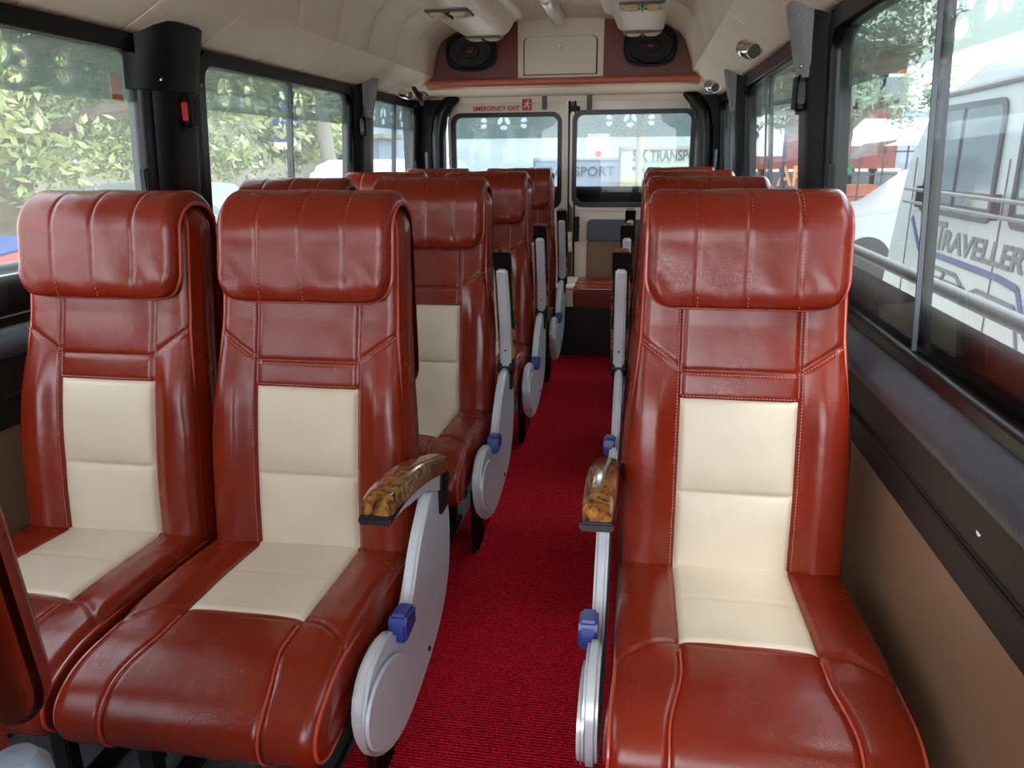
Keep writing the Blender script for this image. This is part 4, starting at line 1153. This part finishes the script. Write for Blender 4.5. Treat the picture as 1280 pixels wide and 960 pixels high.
# pale awning and stall in front of the red building
a = at(1090, 200, Y=15.5)
r_ = empty('market_stall', (a.x, 15.5, GZ)); tag(r_, 'market stall with white awning, green sheet and grid front before the red building', 'stall')
m = MB(); m.prism([(-.2, 1.9), (1.2, 2.35), (1.2, 2.41), (-.2, 1.96)], 'x', -1.0, 2.6); m.build('awning', 'white', r_)
m = MB(); m.box((-.7, .3, 1.55), (.9, .05, .35)); m.build('green_sheet', 'greensheet', r_)
m = MB()
for k in range(9): m.box((-1+.4*k, 0, .95), (.03, .03, 1.9))
for k in range(5): m.box((.6, 0, .2+.4*k), (3.2, .03, .03))
m.build('grid_front', 'stripegrey', r_)
for k in range(5):
    m = MB(); m.box((-.8+.75*k, .5, .35+.3*(k % 2)), (.6, .5, .6+.5*(k % 2))); m.build('crate', 'salmon' if k % 2 else 'bluegrey', r_, bevel=.02)
# solid board for a sign's window reflection; painted letters on the red wall
a = at(948, 170, Y=16)
sb = empty('sign_board', (a.x, 16, a.z)); tag(sb, 'white board with blue S on a post, standing in for a sign reflected in the second right window', 'sign')
m = MB(); m.box((0, 0, 0), (.95, .06, .75)); m.build('board', 'white', sb, bevel=.01)
m = MB(); m.box((.5, .0, -.9), (.06, .06, 2.6)); m.build('post', 'stripeblue', sb)
me = text_mesh('S', .36, lambda a_, b_, c_: Vector((-.16+a_, -.04-c_, -.05+b_)), .004, .01); place('letter', me, 'stripeblue', sb)
a = at(971, 232, Y=18.9)
me = text_mesh('ARRI', .62, lambda a_, b_, c_: Vector((a.x+a_*.75, 18.93-c_, a.z+b_)), .01, .01)
place('wall_lettering', me, 'orange', None, label='tan letters painted on the red wall outside the second right window', cat='lettering')

# trucks behind
def truck(label, px0, px1, ytop, y, mat, txts):
    a, b = at(px0, ytop, Y=y), at(px1, ytop, Y=y); zt_ = a.z; w_ = b.x-a.x
    r_ = empty('cargo_truck', ((a.x+b.x)/2, y, GZ)); tag(r_, label, 'truck', None); h = zt_-GZ
    m = MB(); m.box((0, .9, h/2+.2), (w_, 1.8, h-.4)); m.build('cargo_box', mat, r_, bevel=.015)
    m = MB(); m.box((0, .9, h-.02), (w_+.04, 1.84, .06)); m.box((0, -.01, .42), (w_+.02, .04, .08)); m.build('box_edge', 'bluegrey' if mat != 'palegreen' else 'plaster', r_, bevel=.01)
    for sx in (-1, 1):
        m = MB(); m.box((sx*w_/2, -.01, h/2+.2), (.04, .05, h-.4)); m.build('corner_post', 'stripegrey', r_)
        m = MB(); m.lathe([(.001, -.1), (.3, -.1), (.33, -.06), (.33, .06), (.3, .1), (.001, .1)], 22, (sx*(w_/2-.5), .15, .33), 'y'); m.build('wheel', 'tyre', r_)
    for body_, px, py, px2, hh, mt in txts:
        p0, p1 = at(px, py, Y=y-.03), at(px2, py, Y=y-.03)
        me = text_mesh(body_, 1, lambda a_, b_, c_: Vector((a_, 0, b_)), 0)
        wx = max(v.co.x for v in me.vertices); sc1 = (p1.x-p0.x)/wx
        me = text_mesh(body_, 1, lambda a_, b_, c_: Vector((p0.x-(a.x+b.x)/2+a_*sc1, -.012-c_*.004, p0.z-GZ+b_*hh/.72)), 1, .012)
        place('lettering', me, mt, r_)
    return r_
truck('white and blue cargo truck lettered TRANSPORT behind the rear doors', 668, 776, 198, 14.5, 'bluegrey', [('S TRANSPORT', 692-32, 220, 768, .165, 'letterblue')])
tt = truck('pale green cargo truck lettered S K TRANSPORT behind the right rear window', 775, 905, 184, 13.0, 'palegreen', [('S K TRANSPORT', 791, 201, 886, .165, 'letterdark'), ('R.K.', 790, 213, 806, .07, 'letterdark')])
m = MB(); p_ = at(785, 226, Y=12.96); m.box((p_.x-tt.location.x+.02, -.03, p_.z-GZ), (.24, .02, .05)); m.build('orange_plate', 'orange', tt)
a = at(748, 187, Y=20)
sg2 = empty('roadside_sign', (a.x, 20, a.z)); tag(sg2, 'small white sign with a red emblem above the trucks behind', 'sign')
m = MB(); m.box((0, 0, 0), (.55, .05, .75)); m.build('sign_panel', 'white', sg2, bevel=.01)
m = MB(); m.lathe([(.09, -.05), (.09, -.03)], 6, (0, 0, -.1), 'y'); m.build('emblem', 'red', sg2)
m = MB(); m.box((0, .05, -1.1), (.07, .07, 2.0)); m.build('post', 'stripegrey', sg2)
# leaning pole and lamp pole
a = at(404, 200, Y=15)
po = empty('concrete_pole', (a.x, 15, GZ)); tag(po, 'pale leaning concrete pole outside the second left window', 'pole')
m = MB(); m.tube([(.3, 0, -.1), (0.1, 0, 2), (-.5, 0, 7)], [.16, .14, .10], 12); m.build('pole_shaft', 'plaster', po)
m = MB(); m.box((-.42, -.02, 6.2), (1.2, .08, .08)); m.build('cross_arm', 'plaster', po)
a = at(357, 150, Y=14)
bs = empty('sign_board', (a.x, 14, a.z)); tag(bs, 'blue signboard with a white lower edge outside the second left window', 'sign')
m = MB(); m.box((0, 0, .1), (.5, .05, 1.0)); m.build('board', 'stripeblue', bs, bevel=.01)
m = MB(); m.box((0, -.02, -.45), (.5, .05, .12)); m.build('board_edge', 'white', bs)
m = MB(); m.box((0, .05, -1.2), (.06, .06, 2.2)); m.build('post', 'stripegrey', bs)
a = at(801, 150, Y=11)
lp_ = empty('lamp_post', (a.x, 11, GZ)); tag(lp_, 'thin pale post standing before the green truck', 'pole')
m = MB(); m.tube([(0, 0, 0), (0, 0, 2), (0, 0, 6)], [.06, .05, .04], 10); m.build('post_shaft', 'plaster', lp_)
m = MB(); m.box((.3, 0, 6), (.7, .12, .08)); m.build('lamp_head', 'stripegrey', lp_, bevel=.01)
# distant hillside
V = []; nx, ny = 90, 14
for j in range(ny+1):
    for i in range(nx+1):
        x = -70+140*i/nx; y = 42+2.2*j; t = j/ny
        z = GZ+(8.5+2.5*noise.noise(Vector((x*.05, 1, 0))))*sst(t*1.1)*(1-.5*sst((x-6)/20))+.7*noise.noise(Vector((x*.3, y*.3, 0)))*t
        V.append((x, y, z))
m = MB(); m.add(V, [(j*(nx+1)+i, j*(nx+1)+i+1, (j+1)*(nx+1)+i+1, (j+1)*(nx+1)+i) for j in range(ny) for i in range(nx)])
m.build('hillside', 'hill', kind='structure')

# ------------------------------------------------------------------ light: bright overcast sky
w = bpy.data.worlds.new('sky'); SC.world = w; w.use_nodes = True; nt = w.node_tree; nt.nodes.clear()
out = nt.nodes.new('ShaderNodeOutputWorld'); bg = nt.nodes.new('ShaderNodeBackground'); tc = nt.nodes.new('ShaderNodeTexCoord')
sp = nt.nodes.new('ShaderNodeSeparateXYZ'); rp = nt.nodes.new('ShaderNodeValToRGB')
rp.color_ramp.elements[0].color = (.86, .93, 1, 1); rp.color_ramp.elements[1].color = (.80, .90, 1.0, 1); rp.color_ramp.elements[1].position = .7
nt.links.new(tc.outputs['Generated'], sp.inputs[0]); nt.links.new(sp.outputs['Z'], rp.inputs[0]); nt.links.new(rp.outputs[0], bg.inputs[0]); nt.links.new(bg.outputs[0], out.inputs[0])
bg.inputs[1].default_value = 4.2
su = bpy.data.lights.new('sun', 'SUN'); su.energy = 5.0; su.angle = math.radians(30); su.color = (1, .97, .92)
so = bpy.data.objects.new('sun', su); COL.objects.link(so); so.rotation_euler = (math.radians(22), 0, math.radians(35))

SC.view_settings.view_transform = 'Standard'; SC.view_settings.look = 'None'
SC.view_settings.exposure = 1.2; SC.view_settings.gamma = 1; SC.view_settings.use_curve_mapping = False
SC.cycles.use_denoising = True
SC.cycles.max_bounces = 12; SC.cycles.transparent_max_bounces = 24; SC.cycles.diffuse_bounces = 6; SC.cycles.glossy_bounces = 4
SC.cycles.sample_clamp_indirect = 10
